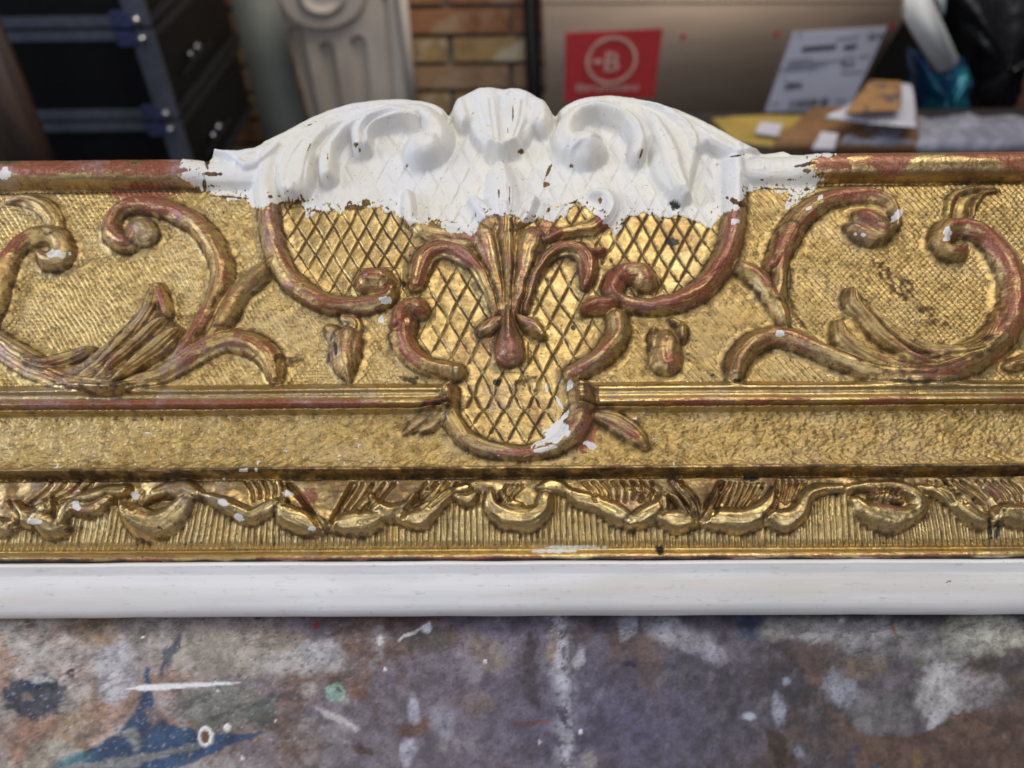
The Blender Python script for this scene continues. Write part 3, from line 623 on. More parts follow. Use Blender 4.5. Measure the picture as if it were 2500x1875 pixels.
# white filler and splashes elsewhere
spots([(1362, 1052, 30, 24, -30), (1345, 1070, 44, 8, -25), (1330, 1096, 30, 6, -10), (1392, 940, 7, 14), (1440, 1088, 14, 8, 30), (2189, 528, 9, 18, 40), (1975, 508, 9, 5, -20), (2003, 482, 8, 6, -20), (1906, 815, 14, 9, 10), (942, 733, 14, 10), (930, 780, 7, 12), (140, 620, 28, 9, 5), (10, 425, 14, 14), (2312, 570, 9, 16, 10), (1792, 540, 12, 8), (594, 1148, 9, 5), (625, 1148, 3, 5), (190, 1198, 5, 3), (547, 1170, 4, 2), (82, 1274, 24, 7), (186, 1236, 12, 10), (330, 1208, 12, 10, 40), (545, 1226, 12, 9, 30), (585, 1262, 14, 8, 30), (700, 1205, 14, 8), (760, 1290, 12, 5), (1334, 948, 4, 12), (2400, 1190, 3, 3), (2108, 572, 6, 4), (1404, 1336, 70, 4), (1350, 1346, 60, 4), (2088, 572, 4, 3), (720, 1322, 4, 4), (1376, 1020, 5, 20, 40), (1367, 985, 4, 18, -30)], WHT, 1, 1.5)
spk = sstep(.93, .95, fbm(PX, PY, 7, 1, 191)) * (WHT < .5) * (fbm(PX, PY, 200, 2, 192) > .45)
WHT = np.maximum(WHT, spk * .9 * zs)
# black pits
pits = [(819, 848, 6, 16, -8), (1400, 800, 5, 5), (1648, 502, 12, 10), (1612, 1344, 8, 11), (2418, 1290, 5, 26, -4), (2436, 1292, 5, 24, 2), (395, 535, 7, 4), (1399, 800, 6, 5), (1860, 1191, 5, 4), (1884, 1190, 5, 4), (2377, 1219, 4, 4), (2452, 1245, 5, 5), (1836, 1168, 16, 6), (1215, 933, 8, 8), (1305, 955, 3, 4), (985, 692, 6, 8), (1640, 590, 14, 10), (395, 1023, 5, 4), (1740, 915, 4, 3)]
PIT = np.zeros(U.shape); spots(pits, PIT)
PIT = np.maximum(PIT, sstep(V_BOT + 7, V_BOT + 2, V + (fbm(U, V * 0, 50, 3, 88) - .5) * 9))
G2 = np.zeros(U.shape); spots([(2180, 680, 70, 22, 38), (2290, 780, 60, 20, 35), (1010, 930, 30, 10, 10), (256, 938, 70, 9, -4), (700, 880, 40, 16, 10), (1290, 935, 30, 16)], G2, 1, 9, 14)
GRM = np.maximum(GRM, G2 * .8 * fbm(PX, PY, 10, 2, 77) * 1.6)
# red clay: worn zones
n1 = fbm(PX * .35, PY * 1.6, 40, 4, 201, .6); n2 = fbm(PX, PY, 60, 3, 211)
railz = (V > vrow(455, 0)) & flatside
RED = np.where(railz & mid, 1.2 * sstep(.30, .55, n1 + .16 * sstep(.9, -.5, q)) * sstep(-1, -.3, q) + .05, RED)
RED = np.where(railz & ~mid, .95 * sstep(.42, .60, n1 + .13 * q + .2 * sstep(2400, 2500, PX)), RED)
vr_ = V - vrow(976, 30)
rb = np.exp(-((V - vrow(978, 32)) / 15) ** 2)
RED = np.where(zi & (PX < 880), np.maximum(RED, rb * sstep(.34, .46, n1 + .1) * 1.1), RED)
RED = np.where(zi & (PX > 880), np.maximum(RED, np.exp(-((V - vrow(988, 20)) / 10) ** 2) * sstep(.5, .56, n1) * .9), RED)
RED = np.where(zf, .35 * sstep(.5, .62, n1) + .5 * np.exp(-((V - vrow(1139, 12)) / 5) ** 2) * sstep(.45, .55, n2), RED)
RED = np.where(zb, .95 * np.exp(-((V - vrow(1364, -44)) / 7) ** 2) * sstep(.35, .5, n1) + .1, RED)
RED = np.where(PID == P_LAT_C, .8 * sstep(1000, 1060, PY) * sstep(.5, .58, n2) * sstep(1150, 1350, PX), RED)
WB = zb & (V < vrow(1365, -44)) & (n1 < .56)
WHT = np.where(WB, .75, WHT)
spots([(350, 470, 90, 22, 0)], RED, .95); spots([(1270, 1103, 60, 10, -4), (1432, 1050, 22, 60, 12), (1545, 1060, 18, 10, 30), (2035, 398, 50, 20), (1470, 535, 14, 40)], RED, .9)
spots([(180, 1196, 16, 10), (2170, 1236, 40, 6, 6), (750, 1215, 24, 26, 40), (2430, 1200, 22, 14, 30), (1335, 560, 40, 18)], RED, .75)
rz = fbm(PX, PY, 120, 4, 231, .6); rel_ = np.clip((H - HB) / 40, 0, 1)
raised = (PID > P_CREST_RAIL2) & ~np.isin(PID, leafids)
RED = np.where(raised & (WHT < .5), RED * 1.1 + .46 * sstep(.42, .62, rz) * (.4 + .6 * rel_) + (STK - .5) * .9, RED)
# lavender window glare, strongest on the left scrolls, painted into the colour
GLARE = .8 * sstep(.50, .70, fbm(PX, PY, 110, 4, 221)) * np.interp(PX, [0, 500, 900, 2500], [.9, .75, .45, .25]) * (SMO > .5)
H -= PIT * 2.5
GRM = np.clip(GRM + .0, 0, 1.3)
GRM = np.where(WHT > .5, GRM * .12, GRM)
GRM = np.where(zf, np.maximum(GRM, .42 + .3 * sstep(.4, .6, n1)), GRM)  # fillet browned: the shade of its down-turned face put into the colour

# ------------------------------------------------------------------ materials
class NT:
    def __init__(s, m): s.n = m.node_tree.nodes; s.l = m.node_tree.links
    def new(s, t, **kw):
        n = s.n.new(t)
        for k, v in kw.items(): setattr(n, k, v)
        return n
    def set(s, sock, v):
        if hasattr(v, 'is_linked') or hasattr(v, 'links'): s.l.new(v, sock)
        else: sock.default_value = v
    def math(s, op, a, b=0.0, c=None, clamp=False):
        n = s.new('ShaderNodeMath', operation=op, use_clamp=clamp); s.set(n.inputs[0], a); s.set(n.inputs[1], b)
        if c is not None: s.set(n.inputs[2], c)
        return n.outputs[0]
    def mix(s, fac, a, b, mode='MIX'):
        n = s.new('ShaderNodeMix', data_type='RGBA', blend_type=mode)
        s.set(n.inputs[0], fac); s.set(n.inputs[6], a); s.set(n.inputs[7], b); return n.outputs[2]
    def mixf(s, fac, a, b):
        n = s.new('ShaderNodeMix', data_type='FLOAT'); s.set(n.inputs[0], fac); s.set(n.inputs[2], a); s.set(n.inputs[3], b); return n.outputs[0]
    def noise(s, vec, scale, detail=4, rough=.6, dist=0.0):
        n = s.new('ShaderNodeTexNoise'); s.l.new(vec, n.inputs['Vector']); n.inputs['Scale'].default_value = scale
        n.inputs['Detail'].default_value = detail; n.inputs['Roughness'].default_value = rough; n.inputs['Distortion'].default_value = dist
        return n.outputs['Fac']
    def ramp(s, v, a, b, lo=0.0, hi=1.0):
        n = s.new('ShaderNodeMapRange', interpolation_type='SMOOTHSTEP'); s.set(n.inputs[0], v)
        for i, x in zip((1, 2, 3, 4), (a, b, lo, hi)): n.inputs[i].default_value = x
        return n.outputs[0]
    def scalev(s, vec, sc):
        n = s.new('ShaderNodeVectorMath', operation='MULTIPLY'); s.l.new(vec, n.inputs[0]); n.inputs[1].default_value = sc; return n.outputs[0]
def mat(name):
    m = bpy.data.materials.new(name); m.use_nodes = True
    t = NT(m); bs = m.node_tree.nodes['Principled BSDF']; return m, t, bs
def C(*c): return (c[0], c[1], c[2], 1.0)

def frame_material():
    m, t, bs = mat('gilded_gesso')
    geo = t.new('ShaderNodeTexCoord').outputs['Object']
    at = t.new('ShaderNodeAttribute', attribute_name='paint'); sep = t.new('ShaderNodeSeparateColor'); t.l.new(at.outputs['Color'], sep.inputs[0])
    wht, red, grm = sep.outputs[0], sep.outputs[1], sep.outputs[2]
    at2 = t.new('ShaderNodeAttribute', attribute_name='wear'); sep2 = t.new('ShaderNodeSeparateColor'); t.l.new(at2.outputs['Color'], sep2.inputs[0])
    pit, glare, sand = sep2.outputs[0], sep2.outputs[1], sep2.outputs[2]
    fine = t.noise(geo, 1500, 4, .7); med = t.noise(geo, 330, 5, .65); big_ = t.noise(geo, 60, 4, .6)
    streak = t.noise(t.scalev(geo, (0.22, 1, 1)), 900, 4, .7)
    gold = t.mix(t.ramp(med, .36, .64), C(.54, .385, .145), C(.34, .225, .080))
    gold = t.mix(t.ramp(big_, .42, .66, 0, .75), gold, C(.58, .44, .215))
    gold = t.mix(t.math('MULTIPLY', t.math('SUBTRACT', 1.0, sand), .55), gold, C(.66, .49, .225))
    # red clay under the leaf
    rmask = t.math('ADD', red, t.math('MULTIPLY', t.math('SUBTRACT', t.math('MULTIPLY', t.math('ADD', streak, t.math('MULTIPLY', t.math('ADD', med, fine), .5)), .5), .5), 3.2))
    rmask = t.ramp(rmask, .36, .84, 0, .92)
    clay = t.mix(t.ramp(fine, .35, .65), C(.33, .085, .040), C(.18, .048, .030))
    clay = t.mix(t.ramp(med, .52, .66, 0, .7), clay, C(.46, .20, .10))
    # grime in tooling, and the fillet's painted-in shade
    gmask = t.math('ADD', grm, t.math('MULTIPLY', t.math('SUBTRACT', med, .5), 1.9))
    gmask = t.ramp(gmask, .20, .90, 0, .93)
    grimec = t.mix(t.ramp(big_, .4, .6), C(.095, .050, .014), C(.048, .027, .012))
    dmask = t.math('MULTIPLY', glare, t.ramp(med, .35, .62))
    wn = t.math('ADD', wht, t.math('MULTIPLY', t.math('SUBTRACT', fine, .5), .5))
    wmask = t.ramp(wn, .42, .58)
    white = t.mix(t.ramp(t.noise(geo, 45, 3, .5), .40, .62), C(.71, .685, .615), C(.69, .68, .665))
    white = t.mix(t.ramp(t.noise(geo, 700, 3, .6), .665, .71, 0, .8), white, C(.25, .19, .14))
    white = t.mix(t.ramp(t.noise(geo, 130, 5, .7), .50, .68, 0, .5), white, C(.66, .60, .49))
    gl_ = t.math('ADD', at2.outputs['Alpha'], t.math('MULTIPLY', t.math('SUBTRACT', t.math('ADD', t.math('MULTIPLY', big_, .6), t.math('MULTIPLY', streak, .4)), .5), 2.0))
    gl_ = t.ramp(gl_, .22, .85, 0, .8)
    gold = t.mix(gl_, gold, t.mix(t.ramp(big_, .4, .6), C(.30, .165, .055), C(.20, .10, .038)))
    col = t.mix(rmask, gold, clay)
    col = t.mix(t.math('MULTIPLY', dmask, .60), col, C(.42, .36, .38))
    col = t.mix(gmask, col, grimec)
    speck = t.math('MAXIMUM', t.ramp(t.noise(geo, 900, 2, .5), .68, .72, 0, .8), t.math('MULTIPLY', t.ramp(t.noise(geo, 2200, 3, .6), .56, .66, 0, .6), t.ramp(med, .42, .6)))
    col = t.mix(speck, col, C(.04, .025, .02))
    col = t.mix(wmask, col, white)
    col = t.mix(pit, col, C(.012, .010, .010))
    t.l.new(col, bs.inputs['Base Color'])
    notg = t.math('MAXIMUM', t.math('MAXIMUM', t.math('MAXIMUM', t.math('MULTIPLY', rmask, .8), t.math('MULTIPLY', gl_, .22)), wmask), t.math('MAXIMUM', t.math('MULTIPLY', gmask, .42), t.math('MAXIMUM', pit, t.math('MULTIPLY', dmask, .55))))
    t.l.new(t.math('MULTIPLY', t.math('SUBTRACT', 1.0, notg, clamp=True), t.mixf(sand, 1.0, .82)), bs.inputs['Metallic'])
    ro = t.mixf(sand, t.ramp(med, .3, .7, .27, .45), .54)
    ro = t.mixf(rmask, ro, .34); ro = t.mixf(gmask, ro, .55); ro = t.mixf(wmask, ro, .42)
    t.l.new(ro, bs.inputs['Roughness'])
    bs.inputs['Specular IOR Level'].default_value = .5
    hmap = t.math('ADD', t.math('MULTIPLY', fine, .5), t.math('ADD', t.math('MULTIPLY', med, .9), t.math('MULTIPLY', streak, .5)))
    bstr = t.mixf(wmask, .75, .38)
    bp = t.new('ShaderNodeBump'); bp.inputs['Distance'].default_value = .00022; t.l.new(bstr, bp.inputs['Strength']); t.l.new(hmap, bp.inputs['Height'])
    t.l.new(bp.outputs[0], bs.inputs['Normal'])
    return m
M_FRAME = frame_material()

def simple(name, col, rough=.6, metal=0.0, col2=None, scale=40, stretch=(1, 1, 1), bump=0.0, bscale=None, lo=.4, hi=.6, spec=.5):
    m, t, bs = mat(name)
    geo = t.new('ShaderNodeTexCoord').outputs['Object']
    v = t.scalev(geo, stretch)
    n = t.noise(v, scale, 5, .6)
    c = t.mix(t.ramp(n, lo, hi), C(*col), C(*(col2 or [x * .8 for x in col])))
    t.l.new(c, bs.inputs['Base Color']); bs.inputs['Roughness'].default_value = rough; bs.inputs['Metallic'].default_value = metal
    bs.inputs['Specular IOR Level'].default_value = spec
    if bump:
        bp = t.new('ShaderNodeBump'); bp.inputs['Strength'].default_value = .6; bp.inputs['Distance'].default_value = bump
        t.l.new(t.noise(v, bscale or scale * 3, 4, .6), bp.inputs['Height']); t.l.new(bp.outputs[0], bs.inputs['Normal'])
    return m

# ------------------------------------------------------------------ build the frame's parts from the height field
def empty(name, loc=(0, 0, 0)):
    o = bpy.data.objects.new(name, None); COL.objects.link(o); o.location = loc; o.empty_display_size = .05; return o
def tag(o, label=None, cat=None, group=None, kind=None):
    for k_, v_ in (('label', label), ('category', cat), ('group', group), ('kind', kind)):
        if v_: o[k_] = v_
    return o
def mesh_np(name, verts, quads, material, parent=None, normals=None, attrs=None, smooth=True):
    me = bpy.data.meshes.new(name)
    me.vertices.add(len(verts)); me.vertices.foreach_set('co', np.ascontiguousarray(verts, np.float32).ravel())
    k_ = quads.shape[1]
    me.loops.add(quads.size); me.polygons.add(len(quads))
    me.loops.foreach_set('vertex_index', quads.astype(np.int32).ravel())
    me.polygons.foreach_set('loop_start', np.arange(0, quads.size, k_, dtype=np.int32))
    me.update(calc_edges=True)
    me.polygons.foreach_set('use_smooth', np.full(len(quads), smooth))
    if attrs:
        for an, av in attrs.items():
            a = me.attributes.new(an, 'FLOAT_COLOR', 'POINT'); a.data.foreach_set('color', np.ascontiguousarray(av, np.float32).ravel())
    if normals is not None: me.normals_split_custom_set_from_vertices(normals.tolist())
    me.materials.append(material)
    o = bpy.data.objects.new(name, me); COL.objects.link(o)
    if parent: o.parent = parent
    return o

frame = empty('picture_frame', tuple(world(frame_pt(0, -430, -150))))
tag(frame, 'carved gilded picture frame section, its crest and sight edge coated with white gesso', 'picture frame')
ORG = np.array(frame.location)
POS = world(frame_pt(U, V, H)) - ORG
du = np.gradient(POS, axis=1); dv = np.gradient(POS, axis=0)
NRM = np.cross(du, dv); NRM /= np.linalg.norm(NRM, axis=2, keepdims=True) + 1e-12
one = np.ones_like(U)
A1 = np.stack([np.clip(WHT, 0, 1), np.clip(RED, 0, 1), np.clip(GRM, 0, 1.2), one], 2)
GLZ_SHADE = np.where(PID >= P_CREST_RAIL2 + 1, .42, .20) + .22 * (fbm(U, V, 160, 3, 351) - .5) * 2 + (STK - .5) * .9
GLZ_SHADE = np.where(np.isin(PID, [P_RAIL_L, P_FIL]), .42, GLZ_SHADE); GLZ_SHADE = np.where(PID == P_RAIL_R, .16 + .5 * sstep(-.2, -.9, q) + .3 * sstep(.5, .9, q), GLZ_SHADE); GLZ_SHADE = np.where(np.isin(PID, [P_LAT_C, P_LAT_L, P_LAT_R]), .34 + .35 * (fbm(U, V, 60, 3, 352) - .5) * 2, GLZ_SHADE)  # right rail: shading of its round painted in, darker along top and bottom
GLZ_SHADE = np.where(np.isin(PID, leafids), .22 + .34 * sstep(22, 52, dn), GLZ_SHADE)  # leaf tops browned, their shadow put into the glaze colour
A2 = np.stack([np.clip(PIT, 0, 1), np.clip(GLARE, 0, 1), SND, np.clip(GLZ_SHADE, 0, 1)], 2)
idx = np.arange(NU * NV).reshape(NV, NU)
Q = np.stack([idx[:-1, :-1], idx[:-1, 1:], idx[1:, 1:], idx[1:, :-1]], -1).reshape(-1, 4)
qid = np.maximum(np.maximum(PID[:-1, :-1], PID[:-1, 1:]), np.maximum(PID[1:, 1:], PID[1:, :-1])).reshape(-1)
cnt = np.bincount(qid, minlength=len(PARTS))
fall = {i: P_GROUND_L for i in range(len(PARTS)) if cnt[i] < 60}
PFl = POS.reshape(-1, 3); NFl = NRM.reshape(-1, 3); A1f = A1.reshape(-1, 4); A2f = A2.reshape(-1, 4)
for i in fall: qid[qid == i] = P_GROUND_L
for i, nm in enumerate(PARTS):
    qs = Q[qid == i]
    if len(qs) == 0: continue
    uq, inv = np.unique(qs, return_inverse=True)
    o = mesh_np(nm, PFl[uq], inv.reshape(-1, 4), M_FRAME, frame, NFl[uq], {'paint': A1f[uq], 'wear': A2f[uq]})
    if i in PLAB: o['label'] = PLAB[i]

# back and sides: the solid wood behind the carving
M_WOOD = simple('old_pine', (.22, .13, .07), .7, 0, (.13, .075, .04), 60, (.15, 1, 1), .0004)
nb = NU; tU = U[-1, ::2]; tV = V[-1, ::2]; tH = H[-1, ::2]
n_ = len(tU)
low = -150.0
ptsA = frame_pt(tU, tV, tH); ptsB = frame_pt(tU, tV - 2, tH - 40)
floor_h = lambda Vv: None
zt = 0.0006 - ZC
ptsC = ptsB.copy(); ptsC[:, 2] = zt
bU, bV = U[0, ::2], V[0, ::2]
ptsD = frame_pt(bU, bV + 40, H[0, ::2] - 20); ptsE = ptsD.copy(); ptsE[:, 2] = zt
allp = world(np.concatenate([ptsA, ptsB, ptsC, ptsE, ptsD])) - ORG
qd = []
for r in range(4):
    a = np.arange(n_ - 1) + r * n_
    qd.append(np.stack([a, a + n_, a + n_ + 1, a + 1], 1))
mesh_np('back_board', allp, np.concatenate(qd), M_WOOD, frame, smooth=False)
# cut ends
for side in (0, -1):
    prof = frame_pt(U[:, side], V[:, side], H[:, side]); foot = prof.copy(); foot[:, 2] = zt
    a = np.arange(NV - 1)
    mesh_np('end_grain', world(np.concatenate([prof, foot])) - ORG, np.stack([a, a + NV, a + NV + 1, a + 1], 1), M_WOOD, frame, smooth=False)

# sight edge: a rounded white fillet
M_WHITE, t, bs = mat('gesso_white')
geo = t.new('ShaderNodeTexCoord').outputs['Object']
br = t.noise(t.scalev(geo, (.12, 1, 1)), 260, 4, .6)
c = t.mix(t.ramp(br, .36, .66), C(.86, .845, .82), C(.79, .775, .75))
c = t.mix(t.ramp(t.noise(t.scalev(geo, (.05, 1, 1)), 120, 3, .6), .42, .64, 0, .6), c, C(.68, .63, .54))
c = t.mix(t.ramp(t.noise(t.scalev(geo, (.3, 1, 1)), 900, 3, .6), .60, .70, 0, .35), c, C(.45, .42, .40))
c = t.mix(t.ramp(t.noise(geo, 420, 2, .5), .765, .79), c, C(.06, .05, .045))
t.l.new(c, bs.inputs['Base Color']); bs.inputs['Roughness'].default_value = .62
bp = t.new('ShaderNodeBump'); bp.inputs['Strength'].default_value = .35; bp.inputs['Distance'].default_value = .0002
t.l.new(br, bp.inputs['Height']); t.l.new(bp.outputs[0], bs.inputs['Normal'])
sp_ = [(y, h) for y, h in SIGHT]
prof = spline([(float(unproj(CX, y, h)[1]), h) for y, h in sp_], 4)
us = np.arange(-1630, 1631, 10.0)
UU = np.repeat(us[None, :], len(prof), 0); VV = np.repeat(prof[:, :1], len(us), 1); HH = np.repeat(prof[:, 1:], len(us), 1)
HH = HH + (fbm(UU, VV, 300, 3, 301) - .5) * 5 + (fbm(UU, VV, 50, 2, 303) - .5) * 1.0
VV = VV + (fbm(UU, UU * 0, 240, 3, 302) - .5) * 5
SP = world(frame_pt(UU, VV, HH)) - ORG
ii = np.arange(SP.shape[0] * SP.shape[1]).reshape(SP.shape[:2])
qs = np.stack([ii[:-1, :-1], ii[1:, :-1], ii[1:, 1:], ii[:-1, 1:]], -1).reshape(-1, 4)
so = mesh_np('sight_edge', SP.reshape(-1, 3), qs, M_WHITE, frame); so['label'] = 'smooth white gesso sight edge along the bottom of the frame'
# underside closing the fillet
last = SP[-1]; back = world(frame_pt(us, np.full(len(us), prof[-1, 0] + 120), np.full(len(us), -190.0))) - ORG
back[:, 2] = 0.0008 - ORG[2] + 0 * back[:, 2]
a = np.arange(len(us) - 1); n2_ = len(us)
mesh_np('under_side', np.concatenate([last, back]), np.stack([a, a + n2_, a + n2_ + 1, a + 1], 1), M_WOOD, frame)

# ------------------------------------------------------------------ the painted table top
def onplane(x, y, P0, N):
    d = ray(x, y); P0 = np.array(P0, float) - np.array([0, 0, ZC]); N = np.array(N, float)
    t_ = (P0 @ N) / (d @ N); return world(d * t_[..., None])
TXN, TYN = 1150, 520
tx = np.concatenate([np.linspace(-.60, -.24, 90)[:-1], np.linspace(-.24, .24, TXN - 178), np.linspace(.24, .60, 90)[1:]])
s_ = np.linspace(0, 1, TYN); ty = -.075 + s_ * .215
TX, TY = np.meshgrid(tx, ty)
dz = np.stack([TX, TY, -ZC + 0 * TX], -1)
zz = dz @ f_; TPX = CX + F * (dz @ r_) / zz; TPY = CY - F * (dz @ p_) / zz
WXp = TPX + (fbm(TPX, TPY, 70, 4, 401, .6) - .5) * 70; WYp = TPY + (fbm(TPX, TPY, 70, 4, 411, .6) - .5) * 70
def lerp(c, col, m): return c * (1 - m[..., None]) + np.array(col) * m[..., None]
nA = fbm(TPX, TPY, 220, 5, 421, .6); nB = fbm(TPX, TPY, 90, 5, 431, .65); nC = fbm(TPX, TPY, 16, 4, 441, .65); nD = fbm(TPX, TPY, 6, 2, 451)
LAVD = (.250, .215, .235); BRN = (.225, .155, .125); GRY = (.36, .34, .33); DRK = (.085, .072, .085)
col = np.zeros(TX.shape + (3,)) + np.array(LAVD)
col = lerp(col, BRN, sstep(.48, .62, nA)); col = lerp(col, GRY, .75 * sstep(.54, .66, nB))
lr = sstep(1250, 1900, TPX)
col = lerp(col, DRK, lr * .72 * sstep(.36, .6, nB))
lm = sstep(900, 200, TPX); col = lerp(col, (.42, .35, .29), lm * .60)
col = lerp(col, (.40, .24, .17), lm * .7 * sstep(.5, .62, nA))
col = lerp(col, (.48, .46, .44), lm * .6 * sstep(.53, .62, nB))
pur = np.exp(-(((TPX - 1500) / 260) ** 2 + ((TPY - 1760) / 130) ** 2)); col = lerp(col, (.20, .185, .27), pur * .75)  # blue-violet sheen of the table put into its colour
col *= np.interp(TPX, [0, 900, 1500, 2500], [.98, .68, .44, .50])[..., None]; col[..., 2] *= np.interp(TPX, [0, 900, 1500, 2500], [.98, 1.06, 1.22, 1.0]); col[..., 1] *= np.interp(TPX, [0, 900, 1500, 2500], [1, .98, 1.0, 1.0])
def blob(x, y, rx, ry, c, a=1.0, ang=0, soft=.35, w=.55):
    global col
    c = np.array(c) * .84
    X = TPX * (1 - w) + WXp * w; Y = TPY * (1 - w) + WYp * w
    an = math.radians(ang); dx = X - x; dy = Y - y
    q_ = np.sqrt(((dx * math.cos(an) + dy * math.sin(an)) / rx) ** 2 + ((-dx * math.sin(an) + dy * math.cos(an)) / ry) ** 2)
    col = lerp(col, c, a * sstep(1 + soft, 1 - soft, q_ + (nC - .5) * .7))
def pol(pts, c, a=1.0, w=.28, soft=4):
    global col
    c = np.array(c) * .9
    X = TPX * (1 - w) + WXp * w; Y = TPY * (1 - w) + WYp * w
    col = lerp(col, c, a * sstep(-soft, soft, polysd(X, Y, pts) + (nC - .5) * 14))
blob(237, 1535, 48, 45, (.34, .22, .10), .8); blob(160, 1640, 120, 90, (.50, .46, .42), .5)
blob(282, 1640, 46, 80, (.52, .50, .53), .9, soft=.2); blob(70, 1800, 70, 60, (.36, .20, .14), .6); blob(190, 1780, 60, 45, (.38, .26, .14), .6)
blob(565, 1590, 190, 60, (.46, .41, .34), .8); blob(740, 1620, 100, 30, (.52, .50, .50), .7); blob(780, 1590, 50, 30, (.60, .60, .64), .6)
blob(115, 1850, 60, 40, (.40, .38, .30), .7); blob(400, 1530, 180, 26, (.36, .30, .27), .6)
blob(537, 1725, 110, 62, (.20, .22, .20), .75, soft=.3); blob(640, 1740, 40, 40, (.10, .13, .12), .6)
blob(85, 1702, 74, 50, (.045, .055, .080), .95, ang=-8, soft=.15); blob(95, 1660, 34, 14, (.03, .05, .10), .9, ang=-30)
blob(70, 1700, 14, 10, (.35, .25, .2), .8); blob(98, 1657, 24, 9, (.6, .58, .55), .9, w=.5)
BLUE = (.016, .070, .165)
pol([(355, 1628), (368, 1626), (366, 1668), (380, 1730), (410, 1768), (480, 1782), (560, 1790), (648, 1786), (560, 1822), (462, 1866), (420, 1890), (110, 1890), (180, 1848), (290, 1790), (330, 1740), (345, 1690)], BLUE, .92)
pol([(90, 1885), (260, 1862), (420, 1822), (520, 1800), (520, 1808), (420, 1840), (300, 1885)], (.28, .27, .24), .75, .5)
pol([(300, 1785), (325, 1775), (352, 1820), (330, 1838)], (.30, .32, .28), .8); pol([(350, 1735), (385, 1720), (400, 1760), (370, 1770)], (.22, .15, .11), .7)
blob(180, 1858, 60, 14, (.10, .25, .28), .7, ang=-25)
blob(420, 1600, 12, 46, (.09, .10, .13), .9, ang=28, w=.8); blob(400, 1630, 5, 26, (.09, .10, .13), .9, ang=24, w=.6)
blob(174, 1643, 12, 12, (.12, .065, .06), 1, soft=.08, w=.1)
blob(817, 1692, 24, 25, (.33, .48, .40), 1, soft=.08, w=.15); blob(829, 1682, 9, 3, (.02, .02, .02), 1, ang=35, w=.3); blob(842, 1712, 14, 12, (.5, .5, .48), .7)
blob(876, 1687, 22, 22, (.22, .11, .08), .8, w=.3); blob(745, 1690, 20, 18, (.5, .46, .42), .8); blob(700, 1697, 44, 14, (.10, .07, .07), .8, ang=10)
blob(1016, 1780, 46, 26, (.14, .075, .055), .85); blob(887, 1828, 26, 12, (.10, .055, .04), .9); blob(1010, 1730, 14, 34, (.5, .5, .6), .8); blob(1000, 1836, 18, 26, (.52, .52, .62), .8); blob(1070, 1765, 36, 42, (.36, .35, .43), .6)
blob(1186, 1590, 60, 34, (.26, .18, .10), .4, ang=40); blob(1030, 1560, 70, 30, (.10, .09, .09), .8); blob(1160, 1720, 50, 30, (.24, .17, .12), .35)
blob(1045, 1535, 14, 12, (.7, .7, .76), .9); blob(1010, 1545, 40, 5, (.7, .68, .66), .9, ang=-25); blob(926, 1565, 8, 10, (.65, .65, .62), .9, w=.2)
pol([(770, 1725), (800, 1735), (880, 1780), (870, 1785), (800, 1755)], (.52, .50, .50), .8)
blob(770, 1527, 7, 8, (.5, .06, .08), .9)
# right half
blob(1300, 1640, 24, 90, (.055, .045, .055), .85, ang=-6); blob(1287, 1562, 9, 14, (.05, .04, .04), .9); blob(1290, 1760, 50, 10, (.20, .07, .06), .6)
st_ = np.exp(-((TPX - 1366 - (TPY - 1500) * .05 + (nB - .5) * 14) / 22) ** 2); col = lerp(col, (.46, .46, .52), .8 * st_ * sstep(.40, .56, nC + .08))
st_ = np.exp(-((TPX - 1388 - (TPY - 1500) * .05) / 2.4) ** 2); col = lerp(col, (.08, .06, .05), .7 * st_ * sstep(.42, .55, nC))
blob(1352, 1570, 14, 40, (.35, .22, .08), .4); blob(1540, 1530, 26, 34, (.50, .50, .58), .85); blob(1411, 1607, 16, 26, (.58, .57, .64), .9, ang=30, w=.6); blob(1540, 1625, 18, 8, (.03, .03, .06), 1, ang=20, w=.5)
blob(1660, 1550, 90, 36, (.44, .43, .48), .75, ang=20); blob(1835, 1530, 36, 46, (.045, .06, .11), .9); blob(1590, 1620, 34, 70, (.20, .13, .09), .35)
blob(1740, 1600, 34, 22, (.36, .36, .44), .7, ang=30); blob(1930, 1530, 70, 30, (.40, .39, .35), .75, ang=-10); blob(2080, 1540, 140, 34, (.36, .36, .37), .8)
blob(2110, 1625, 60, 34, (.26, .2, .13), .45); blob(2410, 1545, 110, 50, (.52, .51, .44), .95); blob(2310, 1600, 60, 30, (.42, .42, .40), .6)
blob(2210, 1570, 200, 40, (.30, .30, .31), .5)
blob(1928, 1665, 44, 52, (.060, .055, .075), .9, soft=.12, w=.4); blob(1926, 1662, 9, 10, (.30, .34, .42), .8); blob(1905, 1730, 16, 40, (.34, .36, .46), .8); blob(1822, 1748, 16, 10, (.40, .44, .52), .9)
blob(2060, 1690, 30, 60, (.36, .38, .45), .7, ang=-40)
blob(2300, 1690, 60, 70, (.47, .47, .48), .95, ang=30); blob(2380, 1690, 70, 50, (.36, .34, .35), .7); blob(2280, 1770, 22, 34, (.42, .43, .46), .9); blob(2150, 1745, 80, 50, (.20, .195, .20), .8)
pol([(2020, 1742), (2080, 1770), (2130, 1802), (2220, 1795), (2270, 1780), (2320, 1745), (2400, 1736), (2600, 1740), (2600, 1900), (2080, 1900), (2100, 1830)], (.115, .070, .055), .95)
pol([(1866, 1780), (1900, 1782), (1925, 1810), (1945, 1866), (1905, 1880), (1875, 1830)], (.045, .030, .022), .95, .3)
blob(1952, 1838, 14, 16, (.22, .23, .28), .9, w=.3); blob(2140, 1870, 12, 5, (.03, .16, .2), .9); blob(2240, 1850, 16, 26, (.25, .16, .08), .7)
